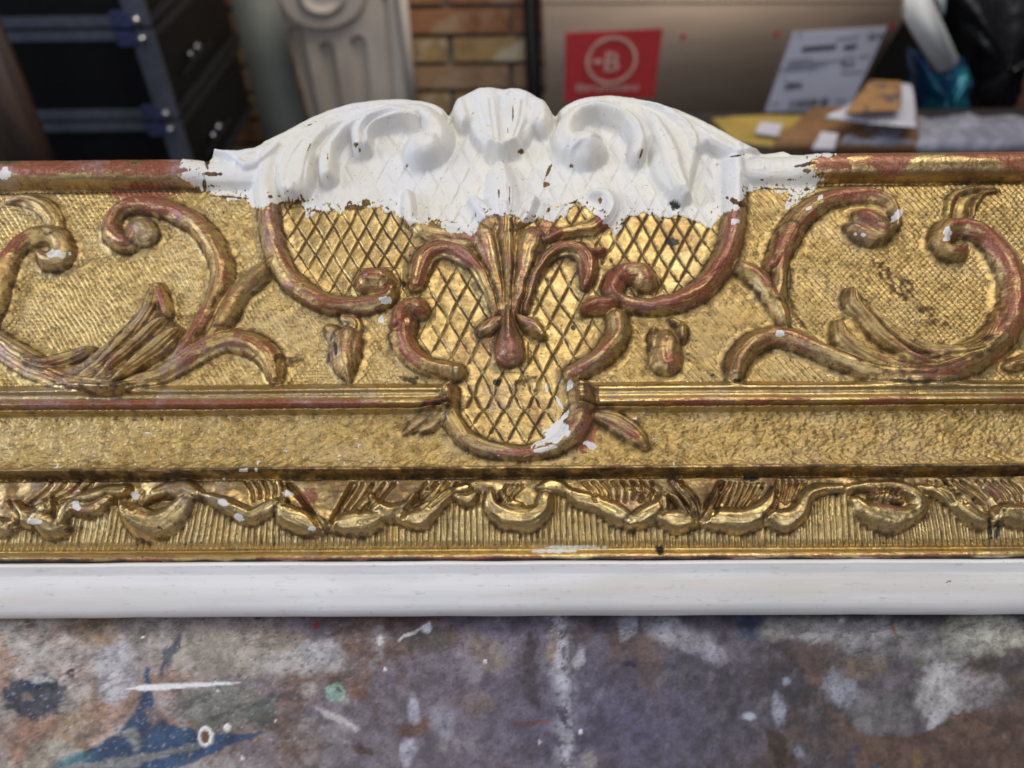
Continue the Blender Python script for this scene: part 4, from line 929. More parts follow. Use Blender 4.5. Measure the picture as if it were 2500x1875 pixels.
blob(2182, 1536, 5, 16, (.30, .16, .05), .95, ang=-20, w=.3); blob(2244, 1620, 12, 9, (.13, .13, .08), .9); blob(2056, 1518, 6, 5, (.8, .8, .8), .9, w=.2)
blob(1440, 1860, 18, 30, (.40, .38, .36), .5)
#
# worn grain, dust and specks
col *= (0.78 + 0.44 * nC)[..., None]
col = lerp(col, (.55, .53, .53), .40 * sstep(1200, 500, TPX) * sstep(.74, .80, fbm(TPX, TPY, 5, 2, 461)))
col = lerp(col, (.05, .04, .04), .55 * sstep(.70, .77, fbm(TPX, TPY, 7, 3, 471)))
col = lerp(col, (.45, .42, .42), .10 * sstep(.56, .66, fbm(TPX + TPY * .4, TPY * .4 - TPX * .3, 18, 4, 481, .7)) * sstep(.45, .6, nB))
col = lerp(col, (.06, .05, .055), .40 * sstep(.58, .68, fbm(TPX * .4 + TPY * .7, TPY * .5, 16, 4, 491, .7)) * sstep(.4, .6, nA))
lum = fbm(TPX, TPY, 34, 5, 497, .7)
col *= (.72 + .56 * sstep(.3, .7, lum))[..., None]
scr = fbm(TPX * .5 + TPY * .9, TPY * .25 - TPX * .1, 9, 3, 498, .65); col = lerp(col, (.40, .39, .41), .0 * sstep(.58, .70, scr) * sstep(.46, .58, nB) * sstep(1200, 1700, TPX))
scr = fbm(TPX * .3 - TPY * .5, TPY * .9 + TPX * .5, 8, 3, 499, .65); col = lerp(col, (.05, .04, .045), .35 * sstep(.60, .70, scr) * sstep(.45, .58, nA))
# fresh white strokes
wl = 1682 + (TPX - 305) * -.055 + (nC - .5) * 6
th = np.interp(TPX, [300, 330, 350, 420, 520, 600], [0, 3, 9, 6, 5, 0]); mk = sstep(1.2, -1.2, np.abs(TPY - wl) - th) * (TPX > 300) * (TPX < 600) * (nD > .18)
col = lerp(col, (.80, .80, .82), mk)
drop = np.zeros(TX.shape)
for x, y, rx, ry, c in [(503, 1798, 19, 25, (.80, .79, .77)), (556, 1777, 9, 10, (.78, .77, .75)), (673, 1760, 4, 4, (.78, .77, .75)), (533, 1688, 4, 4, (.75, .75, .75)), (592, 1852, 5, 6, (.7, .7, .7)), (1418, 1787, 6, 6, (.7, .7, .75)), (350, 1556, 4, 4, (.7, .7, .7)), (1186, 1616, 5, 5, (.7, .7, .74)), (940, 1634, 4, 5, (.7, .7, .74)), (1318, 1812, 4, 5, (.5, .5, .55))]:
    q_ = np.hypot((TPX - x) / rx, (TPY - y) / ry) + (nC - .5) * .25; mk = sstep(1.08, .92, q_); col = lerp(col, c, mk); drop = np.maximum(drop, mk)
q_ = np.hypot((TPX - 501) / 10, (TPY - 1799) / 15) + (nC - .5) * .6; mk = sstep(1.1, .9, q_); col = lerp(col, (.16, .08, .05), mk); drop *= 1 - mk
relief = (nB - .5) * .0006 + (nC - .5) * .00045 + drop * .00045 + (fbm(TPX, TPY, 5, 2, 495) - .5) * .00012
TZ = relief
tv = np.stack([TX, TY, TZ], -1).reshape(-1, 3)
ii = np.arange(TXN * TYN).reshape(TYN, TXN)
tq = np.stack([ii[:-1, :-1], ii[:-1, 1:], ii[1:, 1:], ii[1:, :-1]], -1).reshape(-1, 4)
M_TABLE, t, bs = mat('paint_crusted_board')
geo = t.new('ShaderNodeTexCoord').outputs['Object']
at = t.new('ShaderNodeAttribute', attribute_name='stain')
n3 = t.noise(geo, 1400, 4, .7); n4 = t.noise(geo, 380, 5, .7)
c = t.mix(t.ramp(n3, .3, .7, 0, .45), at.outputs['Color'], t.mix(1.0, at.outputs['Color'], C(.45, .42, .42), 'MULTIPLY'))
t.l.new(c, bs.inputs['Base Color'])
t.l.new(t.ramp(n4, .3, .7, .45, .7), bs.inputs['Roughness']); bs.inputs['Specular IOR Level'].default_value = .28
bp = t.new('ShaderNodeBump'); bp.inputs['Strength'].default_value = .7; bp.inputs['Distance'].default_value = .0003
t.l.new(t.math('ADD', t.math('MULTIPLY', n3, .5), n4), bp.inputs['Height']); t.l.new(bp.outputs[0], bs.inputs['Normal'])
table = empty('work_table', (0, 0.03, 0)); tag(table, 'paint stained wooden table top with a blue star shaped stain under the frame', 'table')
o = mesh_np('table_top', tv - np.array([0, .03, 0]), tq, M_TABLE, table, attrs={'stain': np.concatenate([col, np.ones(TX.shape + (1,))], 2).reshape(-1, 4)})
def boxmesh(name, x0, x1, y0, y1, z0, z1, m, parent=None, loc=None, bev=0.0):
    import bmesh
    bm = bmesh.new(); bmesh.ops.create_cube(bm, size=1.0)
    for v in bm.verts: v.co = Vector(((x0 + x1) / 2 + v.co.x * (x1 - x0), (y0 + y1) / 2 + v.co.y * (y1 - y0), (z0 + z1) / 2 + v.co.z * (z1 - z0)))
    if bev: bmesh.ops.bevel(bm, geom=bm.edges[:], offset=bev, segments=2, affect='EDGES')
    me = bpy.data.meshes.new(name); bm.to_mesh(me); bm.free(); me.materials.append(m)
    o = bpy.data.objects.new(name, me); COL.objects.link(o)
    if parent:
        o.parent = parent; pl_ = parent.location
        for v in me.vertices: v.co = v.co - pl_
    return o
M_EDGE = simple('table_wood', (.16, .10, .06), .7, 0, (.10, .06, .04), 30, (.1, 1, 1))
bpy.context.view_layer.update()
boxmesh('table_board', -.602, .602, -.078, .30, -.032, -.0015, M_EDGE, table, bev=.002)
for sx in (-.56, .56):
    for sy in (-.05, .27): boxmesh('leg', sx - .03, sx + .03, sy - .025, sy + .025, -.80, -.033, M_EDGE, table)

# ------------------------------------------------------------------ the workshop behind
FLOOR = -.80
M_FLOOR = simple('concrete', (.10, .095, .09), .8, 0, (.06, .055, .05), 6)
fl = boxmesh('floor', -3, 3, -1.5, 3.2, FLOOR - .05, FLOOR, M_FLOOR); tag(fl, kind='structure')
WY = 1.75
def wallpt(x, y, Y=WY): return onplane(x, y, (0, Y, 0), (0, -1, 0))
M_MORTAR = simple('mortar', (.20, .18, .15), .9, 0, (.13, .115, .095), 30, bump=.002)
bw = empty('brick_wall', (0, WY, FLOOR)); tag(bw, 'old brick wall of red and yellow stock bricks behind the fireplace panel', 'wall')
boxmesh('mortar_bed', -1.6, 1.8, WY + .012, WY + .16, FLOOR, .9, M_MORTAR, bw)
def brick_mat(nm, a, b, sm, smear_s=9): 
    m, t, bs = mat(nm); geo = t.new('ShaderNodeTexCoord').outputs['Object']
    n = t.noise(geo, 22, 5, .6); c = t.mix(t.ramp(n, .4, .62), C(*a), C(*b)); c = t.mix(t.ramp(t.noise(geo, smear_s, 3, .5), .54, .64, 0, .8), c, C(*sm))
    t.l.new(c, bs.inputs['Base Color']); bs.inputs['Roughness'].default_value = .85
    bp = t.new('ShaderNodeBump'); bp.inputs['Distance'].default_value = .004; t.l.new(n, bp.inputs['Height']); t.l.new(bp.outputs[0], bs.inputs['Normal']); return m
BM = [brick_mat('red_brick', (.32, .15, .075), (.25, .11, .055), (.42, .29, .19)), brick_mat('yellow_brick', (.40, .28, .12), (.30, .20, .10), (.62, .55, .42)), brick_mat('tan_brick', (.36, .23, .13), (.27, .18, .11), (.42, .29, .21)), brick_mat('brown_brick', (.24, .12, .06), (.17, .09, .05), (.3, .2, .12))]
zr = [float(wallpt(1140, y)[2]) for y in (16, 85, 152, 221)]
pitch = (zr[0] - zr[3]) / 3
xj = float(wallpt(1099, 118)[0]); xj2 = float(wallpt(1249, 186)[0]); half = abs(xj2 - xj); L = 2 * half
import bmesh
bm = bmesh.new(); bmesh.ops.create_cube(bm, size=1.0)
for v in bm.verts: v.co = Vector((v.co.x * (L - .011), v.co.y * .05, v.co.z * (pitch - .011)))
bmesh.ops.bevel(bm, geom=bm.edges[:], offset=.003, segments=2, affect='EDGES')
brick_me = []
for mm_ in BM:
    me = bpy.data.meshes.new('brick'); bm.to_mesh(me); me.materials.append(mm_); brick_me.append(me)
bm.free()
random.seed(4)
rowmat = {-1: 0, 0: 0, 1: 1, 2: 2, 3: 1, 4: 0, 5: 2}
for r in range(-7, 6):
    zc_ = zr[0] - pitch * (r + .5)
    for kx in range(-5, 7):
        xc = (xj if r % 2 else xj2) + L * (kx + .5)
        mi = rowmat.get(r, random.choice((0, 1, 2, 3)))
        if xc > .5: mi = random.choice((0, 3, 3, 2))
        o = bpy.data.objects.new('brick', brick_me[mi]); COL.objects.link(o); o.parent = bw
        o.location = (xc + random.uniform(-.002, .002), .02 + random.uniform(-.003, .003), zc_ - FLOOR); o.rotation_euler = (0, random.uniform(-.006, .006), 0)

def prism(name, P, thick, m, parent=None, bev=0.0, N=None):
    """a slab with real thickness whose front outline is P (world points)"""
    P = np.array(P); c = P.mean(0)
    if N is None:
        N = np.cross(P[1] - P[0], P[2] - P[0]); N /= np.linalg.norm(N)
        if N[1] > 0: N = -N
    bm = bmesh.new(); fr = [bm.verts.new(p) for p in P]; bk = [bm.verts.new(p - N * thick) for p in P]
    bm.faces.new(fr); bm.faces.new(bk[::-1]); n = len(P)
    for i in range(n): bm.faces.new((fr[i], bk[i], bk[(i + 1) % n], fr[(i + 1) % n]))
    bmesh.ops.recalc_face_normals(bm, faces=bm.faces[:])
    if bev: bmesh.ops.bevel(bm, geom=bm.edges[:], offset=bev, segments=3, affect='EDGES')
    me = bpy.data.meshes.new(name)
    off = Vector(parent.location) if parent else Vector(c)
    for v in bm.verts: v.co -= off
    bm.to_mesh(me); bm.free(); me.materials.append(m)
    for f in me.polygons: f.use_smooth = bool(bev)
    o = bpy.data.objects.new(name, me); COL.objects.link(o)
    if parent: o.parent = parent
    else: o.location = off
    return o
def quad(pts, P0, N): return [onplane(x, y, P0, N) for x, y in pts]

# grey green board
M_GREEN = simple('grey_green_paint', (.185, .205, .19), .75, 0, (.16, .18, .165), 8)
P0 = wallpt(620, 170, 1.60)
o = prism('painted_board', quad([(500, -240), (615, -240), (845, 700), (735, 700)], P0, (0, -1, 0)), .02, M_GREEN, bev=.002); tag(o, 'tall grey green painted board between the black cases and the fireplace panel', 'board')

# fireplace pilaster, carved slab as a height field
M_STONE = simple('limewashed_wood', (.54, .48, .42), .75, 0, (.45, .40, .35), 12, (1, 1, .3), .001)
Np = np.array([0, -.985, -.17]); Np /= np.linalg.norm(Np); Pp = wallpt(820, 150, 1.5)
corner = [onplane(x, y, Pp, Np) for x, y in ((664, -60), (955, -60), (1010, 330), (762, 330))]
gw, gh = 180, 220
gx, gy = np.meshgrid(np.linspace(0, 1, gw), np.linspace(0, 1, gh))
c4_ = np.array(corner)
PP = ((c4_[0] * ((1 - gx) * (1 - gy))[..., None]) + c4_[1] * (gx * (1 - gy))[..., None] + c4_[2] * (gx * gy)[..., None] + c4_[3] * ((1 - gx) * gy)[..., None])
rel = PP - np.array([0, 0, ZC]); zz = rel @ f_; qx = CX + F * (rel @ r_) / zz; qy = CY - F * (rel @ p_) / zz
hp = np.zeros(qx.shape)
def fluted(pts, r):
    global hp
    D = np.full(qx.shape, 1e9)
    for i in range(len(pts) - 1): D = np.minimum(D, segdist(qx, qy, *pts[i], *pts[i + 1])[0])
    hp = np.minimum(hp, -.016 * np.sqrt(np.clip(1 - (D / r) ** 2, 0, 1)))
fluted([(720, 84), (790, 420)], 19); fluted([(797, 122), (842, 420)], 19); fluted([(874, 108), (900, 420)], 20)
# scallop ring and shoulder
D = np.abs(np.hypot((qx - 790) / 1.22, qy + 22) - 84); ring = np.exp(-(D / 7) ** 2); inside = np.hypot((qx - 790) / 1.22, qy + 22) < 84
hp += .014 * inside + .008 * np.exp(-(np.abs(np.hypot((qx - 790) / 1.22, qy + 22) - 40) / 9) ** 2) - .010 * np.exp(-(np.clip(D - 4, 0, 99) / 4) ** 2) * ~inside
ex = segdist(qx, qy, 938, 0, 962, 330)[0]; hp -= .010 * np.exp(-(ex / 6) ** 2)
ex = segdist(qx, qy, 690, 20, 770, 330)[0]; hp -= .008 * np.exp(-(ex / 5) ** 2)
PP = PP + Np * hp[..., None]
fp = empty('fireplace_panel', tuple(PP.reshape(-1, 3).mean(0))); tag(fp, 'pale grey carved fireplace pilaster with three flutes under a round scallop', 'fireplace surround')
ii = np.arange(gw * gh).reshape(gh, gw)
qs = np.stack([ii[:-1, :-1], ii[1:, :-1], ii[1:, 1:], ii[:-1, 1:]], -1).reshape(-1, 4)
mesh_np('carved_face', PP.reshape(-1, 3) - np.array(fp.location), qs, M_STONE, fp)
prism('panel_board', [c - Np * .02 for c in corner], .03, M_STONE, fp)
for (a_, b_, w_) in (((963, -60), (1002, 330), 22),):
    prism('side_moulding', quad([(a_[0], a_[1]), (a_[0] + w_, a_[1]), (b_[0] + w_, b_[1]), (b_[0], b_[1])], Pp + Np * .012, Np), .04, M_STONE, fp, bev=.006)

# black pole
M_BLACK = simple('black_plastic', (.010, .010, .012), .45, 0, (.006, .006, .008), 20)
P0 = wallpt(1300, 120, 1.62)
o = prism('black_post', quad([(1269, -240), (1300, -240), (1345, 700), (1303, 700)], P0, (0, -1, 0)), .03, M_BLACK, bev=.006); tag(o, 'narrow black post between the brick wall and the cardboard box', 'post')

# flight cases
M_PANEL = simple('black_case_panel', (.0035, .0035, .0045), .5, 0, (.0025, .0025, .0035), 60, spec=.25)
M_ALU = simple('aluminium_edge', (.085, .095, .125), .5, .3, (.07, .078, .10), 40)
M_STEEL = simple('steel_catch', (.6, .6, .62), .25, 1.0, (.5, .5, .52), 60)
M_BLUEC = simple('blue_corner_cap', (.07, .08, .20), .4, .4, (.05, .06, .13), 60)
YF = 1.10
xr = float(wallpt(404, 195, YF)[0]); z1 = float(wallpt(360, 68, YF)[2]); z2 = float(wallpt(430, 292, YF)[2]); hcase = z1 - z2
DEPTH = .34; XL = xr - .62
for i, (zb_, lab) in enumerate(((z1 + .002, 'topmost black flight case of the stack with grey metal edging'), (z2 + .002, 'middle black flight case of the stack, framed between two grey metal edges'), (z2 - hcase + .002, 'lowest black flight case of the stack, mostly hidden behind the frame'))):
    zt_ = zb_ + hcase - .004
    fc = empty('flight_case', (xr, YF, zb_)); tag(fc, lab, 'flight case', 'black flight cases stacked on the left')
    boxmesh('case_body', XL, xr - .003, YF + .003, YF + DEPTH - .003, zb_ + .003, zt_ - .003, M_PANEL, fc)
    e = .0135
    def bar(x0, x1, y0, y1, za, zb2, mm_=M_ALU, nm='edge_strip'): boxmesh(nm, x0, x1, y0, y1, za, zb2, mm_, fc, bev=.0012)
    bar(XL, xr - .030, YF - .003, YF + .004, zb_, zb_ + e); bar(XL, xr - .030, YF - .003, YF + .004, zt_ - e, zt_)
    bar(xr - .027, xr + .003, YF - .004, YF + .006, zb_, zt_)
    M_DIM = M_DIM if i else simple('dark_metal_edge', (.020, .020, .024), .5, .2, (.014, .014, .018), 40)
    bar(xr - .003, xr + .003, YF + .008, YF + DEPTH, zb_, zb_ + e, M_DIM); bar(xr - .003, xr + .003, YF + .008, YF + DEPTH, zt_ - e, zt_, M_DIM)
    for zc_ in (zb_ + .010, zt_ - .010):
        bar(xr - .046, xr - .020, YF - .007, YF + .012, zc_ - .010, zc_ + .010, M_BLUEC, 'corner_cap')
        bm = bmesh.new(); bmesh.ops.create_uvsphere(bm, u_segments=12, v_segments=8, radius=.0065)
        me = bpy.data.meshes.new('corner_ball'); 
        for v in bm.verts: v.co += Vector((xr - .012, YF - .008, zc_)) - Vector(fc.location)
        bm.to_mesh(me); bm.free(); me.materials.append(M_STEEL); o = bpy.data.objects.new('corner_ball', me); COL.objects.link(o); o.parent = fc
    for dy in (.105, .135, .142):
        bm = bmesh.new(); bmesh.ops.create_uvsphere(bm, u_segments=12, v_segments=8, radius=.0052)
        me = bpy.data.meshes.new('catch')
        for v in bm.verts: v.co = Vector((v.co.x * .8, v.co.y, v.co.z * 1.2)) + Vector((xr + .004, YF + dy, zb_ + hcase * .42)) - Vector(fc.location)
        bm.to_mesh(me); bm.free(); me.materials.append(M_STEEL); o = bpy.data.objects.new('catch', me); COL.objects.link(o); o.parent = fc
    bar(xr, xr + .004, YF + .06, YF + .20, zb_ + hcase * .30, zb_ + hcase * .34, M_DIM, 'handle')

# dark wood plank at far left
M_PLANK = simple('brown_plank', (.085, .045, .028), .6, 0, (.035, .022, .016), 10, (3, 1, .3))
P0 = wallpt(40, 250, .92)
o = prism('wooden_plank', quad([(-120, -60), (-62, -60), (160, 500), (-20, 500)], P0, (0, -1, 0)), .02, M_PLANK, bev=.003); tag(o, 'dark brown wooden plank leaning at the far left edge', 'plank')
# dark backdrop added to fill the shaded gap between things on the right
M_DARK = simple('dark_backdrop', (.012, .011, .011), .7, 0, (.008, .008, .008), 10)
P0 = wallpt(2230, 100, 1.62)
o = prism('dark_backdrop', quad([(2080, -200), (2425, -200), (2365, 600), (2010, 600)], P0, (0, -1, 0)), .10, M_DARK); tag(o, 'dark backdrop added for the shaded gap behind the right end of the cardboard box', 'backdrop')

# cardboard box
Nb = np.array([0, -.985, -.17]); Nb /= np.linalg.norm(Nb); Pb = wallpt(1700, 150, 1.40)
M_CARD = simple('cardboard', (.62, .46, .33), .8, 0, (.54, .40, .285), 14, (.3, 1, 1), .0006, 60)
cbx = empty('cardboard_box', tuple(Pb)); tag(cbx, 'brown cardboard box with a red logo panel and a white shipping label', 'box')
BQ = [(1316, -260), (2400, -260), (2056, 296), (1338, 306)]
prism('box_body', quad(BQ, Pb, Nb), .22, M_CARD, cbx, bev=.003)
prism('box_crease', quad([(1322, 5), (2240, 2), (2238, 6), (1322, 9)], Pb + Nb * .001, Nb), .0008, simple('crease', (.17, .13, .10), .8), cbx)
M_RED = simple('red_print', (.42, .030, .035), .6, 0, (.38, .028, .032), 20)
prism('logo_panel', quad([(1380, 81), (1618, 70), (1596, 238), (1378, 250)], Pb + Nb * .0012, Nb), .001, M_RED, cbx)
M_PALE = simple('bare_card_print', (.58, .36, .30), .8)
ex_ = onplane(1650, 150, Pb, Nb) - onplane(1400, 150, Pb, Nb); pxw = np.linalg.norm(ex_) / 250; ex_ /= np.linalg.norm(ex_); ey_ = np.cross(Nb, ex_)
def ringmesh(name, cx, cy, ro, ri, m, parent, lift=.003, sx=1.0):
    c = onplane(cx, cy, Pb + Nb * lift, Nb); bm = bmesh.new(); a_ = []; b_ = []
    for k_ in range(48):
        an = k_ / 48 * 2 * math.pi; d = ex_ * math.cos(an) * sx + ey_ * math.sin(an) 
        a_.append(bm.verts.new(c + d * ro * pxw)); b_.append(bm.verts.new(c + d * ri * pxw))
    for k_ in range(48): bm.faces.new((a_[k_], a_[(k_ + 1) % 48], b_[(k_ + 1) % 48], b_[k_]))
    ret = bmesh.ops.extrude_face_region(bm, geom=bm.faces[:]); 
    for v in [g for g in ret['geom'] if isinstance(g, bmesh.types.BMVert)]: v.co -= Vector(Nb) * .0006
    bmesh.ops.recalc_face_normals(bm, faces=bm.faces[:])
    me = bpy.data.meshes.new(name)
    for v in bm.verts: v.co -= Vector(parent.location)
    bm.to_mesh(me); bm.free(); me.materials.append(m); o = bpy.data.objects.new(name, me); COL.objects.link(o); o.parent = parent; return o
ringmesh('logo_ring', 1493, 149, 62, 54, M_PALE, cbx)
def text(name, s, x0, y0, hpx, m, parent, squash=1.0, skew=0.0, rot=0.0, bold=0.0, lift=.003, P=None):
    cu = bpy.data.curves.new(name, 'FONT'); cu.body = s; cu.extrude = .0; cu.offset = bold; cu.size = 1.0; cu.resolution_u = 2
    to = bpy.data.objects.new('tmp', cu); COL.objects.link(to); bpy.context.view_layer.update()
    me = bpy.data.meshes.new_from_object(to.evaluated_get(bpy.context.evaluated_depsgraph_get())); bpy.data.objects.remove(to)
    o0 = onplane(x0, y0, Pb + Nb * lift, Nb); k_ = hpx * pxw / .70
    cr, sr = math.cos(rot), math.sin(rot)
    for v in me.vertices:
        a_ = v.co.x * squash + skew * v.co.y; b_ = v.co.y
        a_, b_ = a_ * cr - b_ * sr, a_ * sr + b_ * cr
        v.co = Vector(o0 + (ex_ * a_ + ey_ * b_) * k_) - Vector(parent.location)
    me.name = name; me.materials.append(m); o = bpy.data.objects.new(name, me); COL.objects.link(o); o.parent = parent; return o
def up_scale(): 
    a_ = onplane(1500, 120, Pb, Nb); b_ = onplane(1500, 180, Pb, Nb); return np.linalg.norm(a_ - b_) / 60 / pxw
US = up_scale()
text('logo_letter', 'B', 1470, 174, 47 * US, M_PALE, cbx, .95 / US * 1.15, bold=.012)
prism('logo_bar', quad([(1447, 146), (1470, 145), (1470, 155), (1447, 156)], Pb + Nb * .003, Nb), .0006, M_PALE, cbx)
text('lettering', 'Bruneau', 1404, 224, 19 * US, M_PALE, cbx, 1.75 / US, bold=.018, rot=.03)
for x, y in ((1668, 92), (1898, 84), (2178, 66), (1838, 290), (2085, 268)):
    prism('red_mark', quad([(x - 8, y - 7), (x + 7, y - 8), (x - 2, y + 10)], Pb + Nb * .0014, Nb), .0008, M_RED, cbx)
M_LABEL = simple('paper_label', (.52, .54, .66), .6, 0, (.49, .51, .63), 8)
M_INK = simple('black_ink', (.05, .05, .07), .6); M_GREYINK = simple('grey_ink', (.24, .25, .32), .6)
lb = prism('shipping_label', quad([(1936, 80), (2167, 65), (2068, 277), (1860, 294)], Pb + Nb * .002, Nb), .0012, M_LABEL, cbx)
def ink(x0, y0, x1, y1, h, m=M_INK, nm='print_line'):
    prism(nm, quad([(x0, y0 - h / 2), (x1, y1 - h / 2), (x1 - h * .42, y1 + h / 2), (x0 - h * .42, y0 + h / 2)], Pb + Nb * .0030, Nb), .0006, m, cbx)
ink(1960, 121, 2044, 114, 11); ink(2062, 117, 2094, 113, 11)
for i, (x0, y0, x1, y1) in enumerate([(1922, 149, 1985, 143), (1925, 157, 2050, 147), (1918, 164, 2020, 157), (2054, 179, 2110, 174), (2098, 139, 2125, 135), (1906, 172, 2000, 166), (1912, 190, 1918, 190), (2040, 96, 2098, 90), (1884, 253, 1904, 252), (2040, 246, 2068, 244), (1948, 84, 1960, 83)]):
    ink(x0, y0, x1, y1, 4.5, M_GREYINK)
for i in range(6): ink(2054 + i * 6, 146 + 6 * i % 11, 2060 + i * 5, 150 + (i * 7) % 20, 6, M_INK if i % 2 else M_GREYINK)
ringmesh('stamp_ring', 2070, 150, 17, 14, M_GREYINK, cbx, sx=.9)
text('number', '284', 1914, 218, 17 * US, M_INK, cbx, 1.2 / US, skew=-.1, rot=.05, bold=.04)
text('number', '22-9', 2118, 96, 13 * US, M_INK, cbx, 1.0 / US, skew=-.1, rot=.05, bold=.03)
random.seed(11); x = 1926.0
while x < 2022:
    w_ = random.choice((2, 3, 5)); 
    prism('barcode_bar', quad([(x + 4, 245 - (x - 1926) * .06), (x + 4 + w_, 245 - (x - 1926) * .06), (x - 3 + w_, 266 - (x - 1926) * .06), (x - 3, 266 - (x - 1926) * .06)], Pb + Nb * .0030, Nb), .0006, M_INK if random.random() < .7 else M_GREYINK, cbx)
    x += w_ + random.choice((2, 3, 5))

# packing materials on a low bench
ZB = -.30
M_BENCH = simple('bench_top', (.020, .018, .017), .8, 0, (.012, .011, .011), 14)
bn = empty('low_bench', (.55, 1.0, FLOOR)); tag(bn, 'low dark bench under the pile of packing materials', 'bench')
boxmesh('bench_top', .10, 1.15, .72, 1.18, ZB - .03, ZB, M_BENCH, bn)
for a_ in (.14, 1.11):
    for b_ in (.76, 1.14): boxmesh('leg', a_ - .02, a_ + .02, b_ - .02, b_ + .02, FLOOR, ZB - .03, M_BENCH, bn)
def ztop(x, y, z): return onplane(x, y, (0, 0, z), (0, 0, 1))
def slab(name, px, z, thick, m, lab=None, cat=None, bumpy=0.0, parent=None, seg=14, tilt=0.0):
    """crumpled sheet-like solid lying on the bench: corners given around its outline (four points)"""
    c = np.array([ztop(x, y, z) for x, y in px]); bm = bmesh.new()
    gxx, gyy = np.meshgrid(np.linspace(0, 1, seg * 2), np.linspace(0, 1, seg))
    P = c[0] * ((1 - gxx) * (1 - gyy))[..., None] + c[1] * (gxx * (1 - gyy))[..., None] + c[2] * (gxx * gyy)[..., None] + c[3] * ((1 - gxx) * gyy)[..., None]
    nzv = fbm(P[..., 0] * 100, P[..., 1] * 100, 4.5, 3, int(px[0][0])) - .5
    T = P.copy(); T[..., 2] += thick + nzv * bumpy + tilt * (1 - gyy)
    T[0, :, 2] -= thick * .4; T[-1, :, 2] -= thick * .4; T[:, 0, 2] -= thick * .4; T[:, -1, 2] -= thick * .4
    B = P.copy()
    n1_, n2_ = gxx.shape; V_ = np.concatenate([T.reshape(-1, 3), B.reshape(-1, 3)])
    ii = np.arange(n1_ * n2_).reshape(n1_, n2_); off = n1_ * n2_
    q1 = np.stack([ii[:-1, :-1], ii[1:, :-1], ii[1:, 1:], ii[:-1, 1:]], -1).reshape(-1, 4); q2 = q1[:, ::-1] + off
    sd_ = []
    for e_ in (ii[0, :], ii[-1, ::-1], ii[::-1, 0], ii[:, -1]): sd_.append(np.stack([e_[:-1], e_[1:], e_[1:] + off, e_[:-1] + off], 1))
    org = parent.location if parent else Vector(V_.mean(0))
    o = mesh_np(name, V_ - np.array(org), np.concatenate([q1, q2] + sd_), m, parent)
    if not parent: o.location = org; tag(o, lab, cat)
    return o
M_YEL = simple('yellow_envelope_paper', (.36, .26, .055), .7, 0, (.30, .21, .045), 10)
M_KRAFT = simple('kraft_paper', (.22, .115, .05), .75, 0, (.15, .08, .035), 14, bump=.002)
M_PAPER = simple('white_paper', (.52, .53, .60), .6, 0, (.46, .47, .55), 8)
M_BUB = simple('bubble_wrap', (.32, .33, .40), .25, 0, (.22, .23, .29), 40, bump=.004, bscale=90)
env = slab('padded_envelope', [(1735, 292), (1990, 284), (1890, 362), (1790, 352)], ZB, .006, M_YEL, 'mustard yellow padded envelope with a small white sticker, right of the crest', 'envelope', .006)
slab('sticker', [(1856, 300), (1912, 306), (1900, 334), (1842, 326)], ZB + .011, .003, M_PAPER, parent=None, lab='small white sticker lying on the yellow envelope', cat='sticker')
kr = slab('kraft_envelope', [(1975, 286), (2240, 296), (2240, 372), (1880, 372)], ZB, .020, M_KRAFT, 'crumpled brown kraft envelope between the yellow envelope and the bubble wrap', 'envelope', .012)
slab('white_card', [(2003, 326), (2046, 330), (2036, 366), (1982, 366)], ZB + .032, .004, M_PAPER, 'small blurred white card on the brown kraft envelope', 'card', .003)
slab('paper_sheet', [(2178, 208), (2226, 208), (2238, 312), (2014, 290)], ZB + .045, .003, M_PAPER, 'white sheet of paper beside the shipping label end of the box', 'paper', .008)
M_TAPE = simple('printed_brown_tape', (.33, .18, .07), .5, 0, (.12, .08, .07), 34, lo=.5, hi=.56)
slab('tape_piece', [(2122, 199), (2200, 202), (2198, 270), (2062, 280)], ZB + .060, .004, M_TAPE, 'brown printed packing tape strip beside the white shipping label', 'tape', .006)
slab('bubble_wrap', [(2150, 318), (2440, 308), (2640, 378), (2040, 378)], ZB - .004, .022, M_BUB, 'crumpled grey bubble wrap just above the right top rail', 'bubble wrap', .022, seg=40)
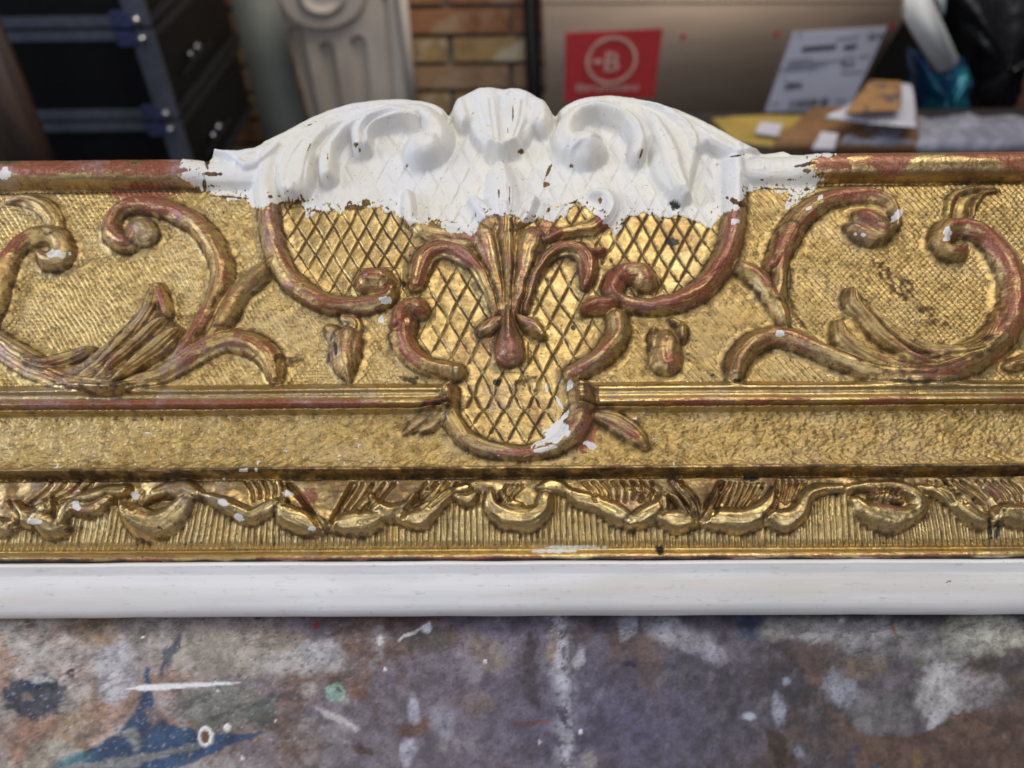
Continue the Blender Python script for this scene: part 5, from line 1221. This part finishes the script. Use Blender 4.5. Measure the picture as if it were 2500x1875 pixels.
# bags
M_BLUEBAG = simple('blue_foil', (.005, .040, .11), .26, .4, (.008, .13, .18), 9, (1, 1, .5), .010, 14, lo=.5, hi=.62)
M_BLKBAG = simple('black_bag', (.006, .006, .008), .33, 0, (.004, .004, .005), 20, bump=.012, bscale=14)
M_FOAM = simple('white_foam', (.58, .60, .60), .6, 0, (.54, .56, .56), 10)
def bag(name, px, Y, thick, m, lab, cat, amp=.02):
    N = np.array([0, -1.0, 0]); P0 = wallpt(px[0][0], px[0][1], Y)
    c = np.array(quad(px, P0, N)); cen = c.mean(0); bm = bmesh.new()
    n = len(c); rings = []; K = 9
    cc = []                                             # refine the outline
    for i in range(n):
        for k_ in range(6): cc.append(c[i] + (c[(i + 1) % n] - c[i]) * k_ / 6)
    cc = np.array(cc); n = len(cc); rnd = random.Random(len(lab))
    for j in range(K):
        a_ = j / (K - 1) * math.pi; s__ = math.sin(a_) ** .5 if 0 < j < K - 1 else 0.05; dY = -math.cos(a_) * thick / 2
        rings.append([bm.verts.new(Vector(cen + (p - cen) * s__ + np.array([0, dY + rnd.uniform(-amp, amp) * .4, 0]) + np.array([rnd.uniform(-amp, amp) * .15, 0, rnd.uniform(-amp, amp) * .15])) - Vector(cen)) for p in cc])
    for j in range(K - 1):
        for i in range(n): bm.faces.new((rings[j][i], rings[j][(i + 1) % n], rings[j + 1][(i + 1) % n], rings[j + 1][i]))
    bm.faces.new(rings[0][::-1]); bm.faces.new(rings[-1]); bmesh.ops.recalc_face_normals(bm, faces=bm.faces[:])
    me = bpy.data.meshes.new(name); bm.to_mesh(me); bm.free(); me.materials.append(m)
    for f in me.polygons: f.use_smooth = True
    o = bpy.data.objects.new(name, me); COL.objects.link(o); o.location = cen; tag(o, lab, cat); return o
bag('blue_foil_bag', [(2222, 120), (2300, 150), (2352, 140), (2368, 345), (2250, 350), (2236, 250)], 1.26, .10, M_BLUEBAG, 'shiny blue foil bag under the white foam strip', 'bag')
bag('black_bag', [(2296, -80), (2560, -80), (2520, 90), (2470, 180), (2425, 320), (2352, 325), (2340, 140)], 1.34, .12, M_BLKBAG, 'glossy black plastic bag right of the blue foil bag', 'bag', .03)
P0 = wallpt(2280, 90, 1.20)
o = prism('foam_strip', quad([(2214, 40), (2225, -10), (2268, -40), (2282, 8), (2346, 150), (2330, 170), (2292, 182), (2222, 62)], P0, (0, -1, 0)), .03, M_FOAM, bev=.004); tag(o, 'white foam strip standing over the blue foil bag', 'foam strip')
P0 = wallpt(2300, 20, 1.24)
o = prism('plastic_strip', quad([(2278, -40), (2312, -40), (2308, 30), (2300, 46)], P0, (0, -1, 0)), .01, simple('pale_blue_plastic', (.42, .52, .55), .4), bev=.002); tag(o, 'pale blue strip of plastic behind the white foam strip', 'plastic strip')
P0 = wallpt(2470, 260, 1.40)
o = prism('brown_carton', quad([(2440, 210), (2700, 60), (2700, 420), (2400, 420)], P0, (0, -1, 0)), .15, simple('brown_carton_card', (.12, .05, .025), .7, 0, (.07, .035, .02), 10), bev=.004); tag(o, 'dark brown carton at the right edge behind the black bag', 'carton')
print('parts', len(PARTS), 'grid', NU, NV)
